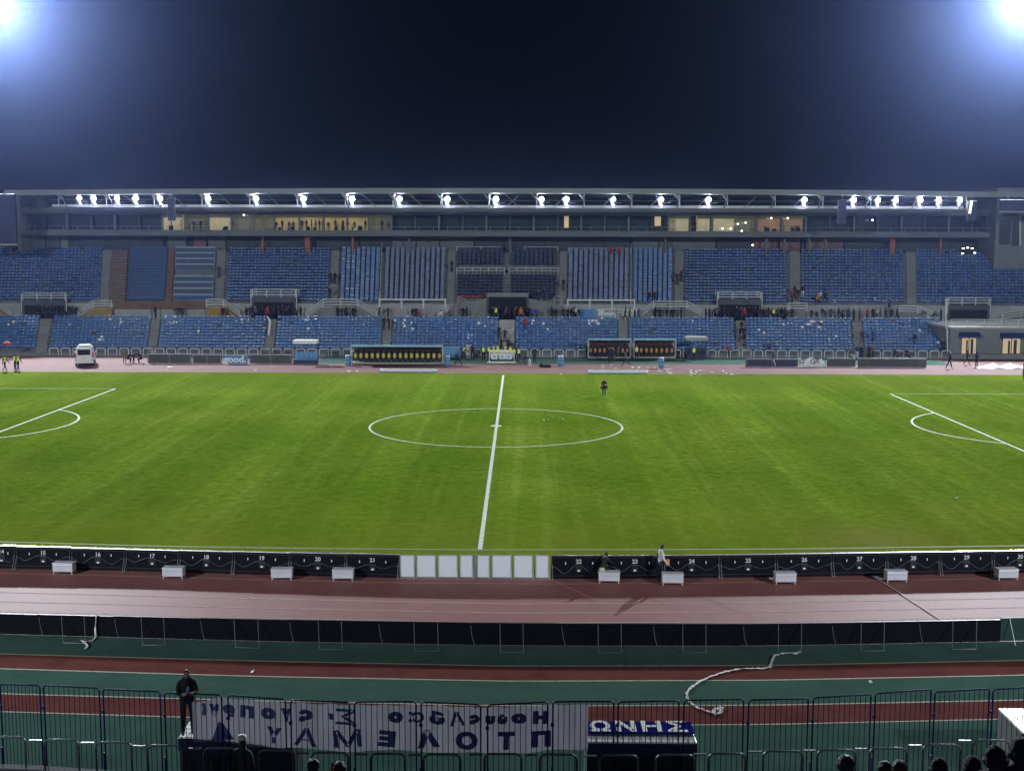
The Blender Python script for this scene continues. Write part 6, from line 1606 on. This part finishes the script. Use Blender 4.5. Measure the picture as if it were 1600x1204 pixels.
for ch, px_, w__ in (('Δ', 345, 38), ('Υ', 427, 26), ('Α', 477, 38), ('Μ', 542, 46), ('Ε', 604, 28), ('Λ', 668, 38), ('Ο', 729, 36), ('Τ', 791, 28), ('Π', 846, 32)):
    paint(ch, px_, 1.60, 0.44, w__)
for ch, px_, w__, s_ in (('ι', 318, 8, .30), ('ν', 334, 16, .28), ('ρ', 357, 20, .32), ('Π', 386, 24, .30), ('ο', 419, 26, .28), ('γ', 447, 18, .34), ('ς', 477, 24, .30), ('΄', 517, 10, .14), ('Σ', 540, 34, .38), ('ο', 618, 24, .28), ('α', 650, 26, .28), ('δ', 683, 26, .34), ('Α', 714, 26, .34), ('ς', 741, 18, .26), ('υ', 766, 16, .22), ('ύ', 785, 16, .24), ('ο', 811, 26, .28), ('Η', 845, 26, .36)):
    paint(ch, px_, 2.14, s_, w__)

# man in black standing on the left shelter roof
pm0 = Vector((XY2(292, bL[2]+0.12, 1.4), bL[2]+0.16, 1.40))
man = person('hands', pm0, 1.74, 18, 'man in black jacket standing on the white shelter roof, holding a blue bottle', 'black', 'black')
MB().lathe([(0.012, -0.03), (0.02, -0.028), (0.02, 0.03), (0.008, 0.045), (0.008, 0.055)], (0, 0, 0), 'z', 10).build('blue_bottle', 'blueb', man, True).location = (0.0, -0.185, 0.70)
mb = MB()   # open jacket hem and collar
V = []; prof = [(0.50, 0.112, 0.082), (0.60, 0.104, 0.080), (0.70, 0.112, 0.086), (0.80, 0.116, 0.080), (0.845, 0.055, 0.055)]; n = 16
for z, a, b in prof:
    for k in range(n): q = 2*math.pi*(k+0.5)/n; V.append((a*math.cos(q), b*math.sin(q), z+0.006*math.sin(k*2.3)))
mb.add(V, [(i*n+k, i*n+(k+1) % n, (i+1)*n+(k+1) % n, (i+1)*n+k) for i in range(len(prof)-1) for k in range(n)]); mb.build('jacket', 'c_black', man, True)
MB().lathe([(0.030, 0.0), (0.048, 0.012), (0.044, 0.02)], (0, 0, 0), 'z', 12).build('collar', 'c_grey', man, True).location = (0, 0.0, 0.835)

# parapet of the near stand with hoop rails
parY = -61.75
def py_par(px): return fy(px)-1.15
mb = MB(); A = []; 
for px_ in range(-60, 1680, 60): A.append((XY2(px_, py_par(px_), 1.0), py_par(px_)))
for i in range(len(A)-1):
    (xa, ya), (xb, yb) = A[i], A[i+1]
    mb.hexa([(xa, ya-0.25, 0), (xb, yb-0.25, 0), (xb, yb, 0), (xa, ya, 0), (xa, ya-0.25, 0.95), (xb, yb-0.25, 0.95), (xb, yb, 0.95), (xa, ya, 0.95)])
tag(mb.build('parapet_wall', 'concd'), 'low dark parapet wall under the hoop rails at the bottom edge', 'wall')
tops = [(-20, 1149), (0, 1151), (90, 1156), (175, 1160), (255, 1165), (420, 1172), (510, 1176), (610, 1178), (700, 1179), (780, 1178), (880, 1179), (990, 1181), (1110, 1179), (1220, 1174), (1310, 1172), (1430, 1168), (1520, 1160), (1600, 1152)]
hpx = [(10, 55), (93, 56), (175, 58), (255, 56), (345, 60), (430, 58), (514, 60), (605, 56), (690, 60), (786, 60), (873, 60), (968, 64), (1057, 64), (1138, 60), (1226, 64), (1310, 62), (1391, 60), (1475, 60), (1552, 58)]
for i, (px_, w__) in enumerate(hpx):
    y = py_par(px_)-0.12; D_ = y-CY; z = WY(px_, interp(tops, px_)-1, y).z
    W_ = w__/F*D_*1.0; h_ = z-0.95
    mb = hoop(W_, h_, 0.028, 8); o = mb.build('hoop_rail', 'hoop', None, True); o.location = (XY2(px_, y, z), y, 0.95)
    side = 'below the first fence panels' if px_ < 270 else 'before the left shelter' if px_ < 460 else 'below the long white banner' if px_ < 900 else 'before the lettered shelter' if px_ < 1100 else 'at the bottom right'
    tag(o, ['leftmost', 'second', 'third', 'fourth', 'first', 'second', 'first', 'second', 'third', 'fourth', 'fifth', 'first', 'second', 'first', 'second', 'third', 'fourth', 'fifth', 'sixth'][i]+' worn steel hoop rail '+side, 'hoop rail', 'near hoop rails')
    # bracket bits between hoops
    if i and i not in (5, 12):
        xb = (hpx[i-1][0]+px_)/2; yy = py_par(xb)-0.10
        MBk = MB().box(-0.15, 0.15, -0.03, 0.03, h_-0.03, h_).build('link_bar', 'hoop', o); MBk.location = (-W_/2-0.2, 0, 0)
# blue seats and bits glimpsed between the hoops
# near terrace below the camera and the spectators whose heads show at the bottom edge
mb = MB()
for i in range(30): mb.box(-26, 30, -63.9-0.9*(i+1), -63.9-0.9*i-0.003, 0, 1.0+0.39*i)
struct(mb.build('near_terrace', 'concd'))
random.seed(8)
heads = [(378, 1148, 26.6, 'spectator in a white cap standing before the left shelter'), (489, 1184, 18.0, 'dark head at the bottom edge below the white banner, left one'), (531, 1188, 18.0, 'dark head at the bottom edge below the white banner, right one'),
         (1322, 1178, 15.0, 'large dark head at the bottom edge, right of the lettered shelter'), (1383, 1187, 17.0, 'left head of the dark pair at the bottom right'), (1406, 1186, 17.5, 'right head of the dark pair at the bottom right'), (1468, 1184, 18.5, 'round dark head between the pair and the hooded figure'),
         (1520, 1181, 18.5, 'dark head left of the tall hooded figure at the bottom right'), (1556, 1165, 16.5, 'tall dark hooded figure at the bottom right'), (1596, 1152, 16.5, 'dark figure cut by the right picture edge at the bottom')]
for px_, py_, D_, lab in heads:
    y = CY+D_; d = ray(px_, py_); t = D_/d.y; z = CZ+d.z*t; x = CX+d.x*t
    i = math.floor((-63.9-y)/0.9); floor_ = 1.0+0.39*i if i >= 0 else 0.72
    H = z-floor_
    o = person('stand', Vector((x, y, floor_)), H, 180+random.uniform(-30, 30), lab, 'black', 'black', hair='hair', skin='hair')
    if 'white cap' not in lab:
        bm = bmesh.new(); bmesh.ops.create_icosphere(bm, subdivisions=4, radius=1); hd = 'hooded' in lab or 'cut by' in lab
        for q in bm.verts:
            n_ = q.co.normalized(); k_ = 1+random.uniform(-.03, .03)+0.05*math.sin(n_.x*9+px_)*math.sin(n_.z*11)+0.04*math.sin(n_.y*13+n_.z*5+px_)
            q.co = Vector((n_.x*(0.056 if not hd else 0.066), n_.y*(0.064 if not hd else 0.074), n_.z*(0.060 if not hd else 0.078)))*k_
            if hd and q.co.z < -0.02: q.co.x *= 1.25; q.co.y *= 1.2
        MB().bm(bm).build('hood' if hd else 'hair', 'c_black' if hd else 'hair', o, True).location = (0, 0.004, 0.935 if not hd else 0.925)
        for sx_ in (-1, 1):
            if not hd: MB().lathe([(0.004, -0.008), (0.015, -0.004), (0.016, 0.003), (0.006, 0.008)], (0, 0, 0), 'x', 10).build('ear', 'skin', o, True).location = (sx_*0.056, -0.004, 0.922)
    if 'white cap' in lab:
        MB().lathe([(0.058, 0.0), (0.060, 0.02), (0.045, 0.045), (0.01, 0.055)], (0, 0, 0), 'z', 14).build('cap', 'white', o, True).location = (0, 0.0, 0.955)
tag(MB().box(-24, 28, -63.9, -61.9, 0, 0.72).build('walkway', 'concd'), kind='structure')
# red and white bottle top seen between two heads
p = WY(518, 1187, CY+26.5); o = MB().lathe([(0.05, 0), (0.06, 0.1), (0.03, 0.18)], (0, 0, 0), 'z', 10).build('red_cup', 'c_red', None, True); o.location = (p.x, p.y, 0.97); 
o.location = (XY2(518, py_par(518)-0.1, 1.1), py_par(518)-0.1, 0.95); o.scale = (1, 1, 3.2); tag(o, 'small red and white cup standing on the parapet between two dark heads', 'cup')

# ================================================================== FLOODLIGHT TOWERS
for (x, y, z), lab in ((TOWL, 'floodlight tower whose glare fills the top left corner'), (TOWR, 'floodlight tower whose glare fills the top right corner')):
    e = empty('floodlight_tower', (x, y, 0), lab, 'floodlight tower', 'floodlight towers at the far corners')
    s = 1 if x > 0 else -1
    MB().lathe([(0.9, 0), (0.45, z-4), (0.4, z+1.5)], (s*6.0, 1.2, 0), 'z', 14).build('mast', 'galv', e, True)
    MB().box(s*3.6-5, s*3.6+5, 0.8, 1.0, z-2.4, z+3.4).build('head_frame', 'galv', e)
    for r_ in range(4):
        for c_ in range(6):
            MB().lathe([(0.30, 0.30), (0.42, 0.05), (0.40, -0.02), (0.02, -0.06)], (s*3.6-4.1+c_*1.64, 0.35, z-1.8+r_*1.5), 'y', 12).build('lamp', 'tower', e, True)

# ================================================================== HAZE
M, nt, b = nm('haze_air'); N = nt.nodes; L = nt.links; N.remove(b)
vp = N.new('ShaderNodeVolumePrincipled'); vp.inputs['Color'].default_value = (0.34, 0.47, 1.0, 1); vp.inputs['Density'].default_value = 0.00013; vp.inputs['Anisotropy'].default_value = 0.91  # thin air added so the tower lamps glow, standing in for lens glare
L.new(vp.outputs[0], N['Material Output'].inputs['Volume']); MT['haze'] = M
hz = MB().box(-130, 130, -135, 110, -1.2, 56).build('haze', 'haze'); tag(hz, kind='stuff')
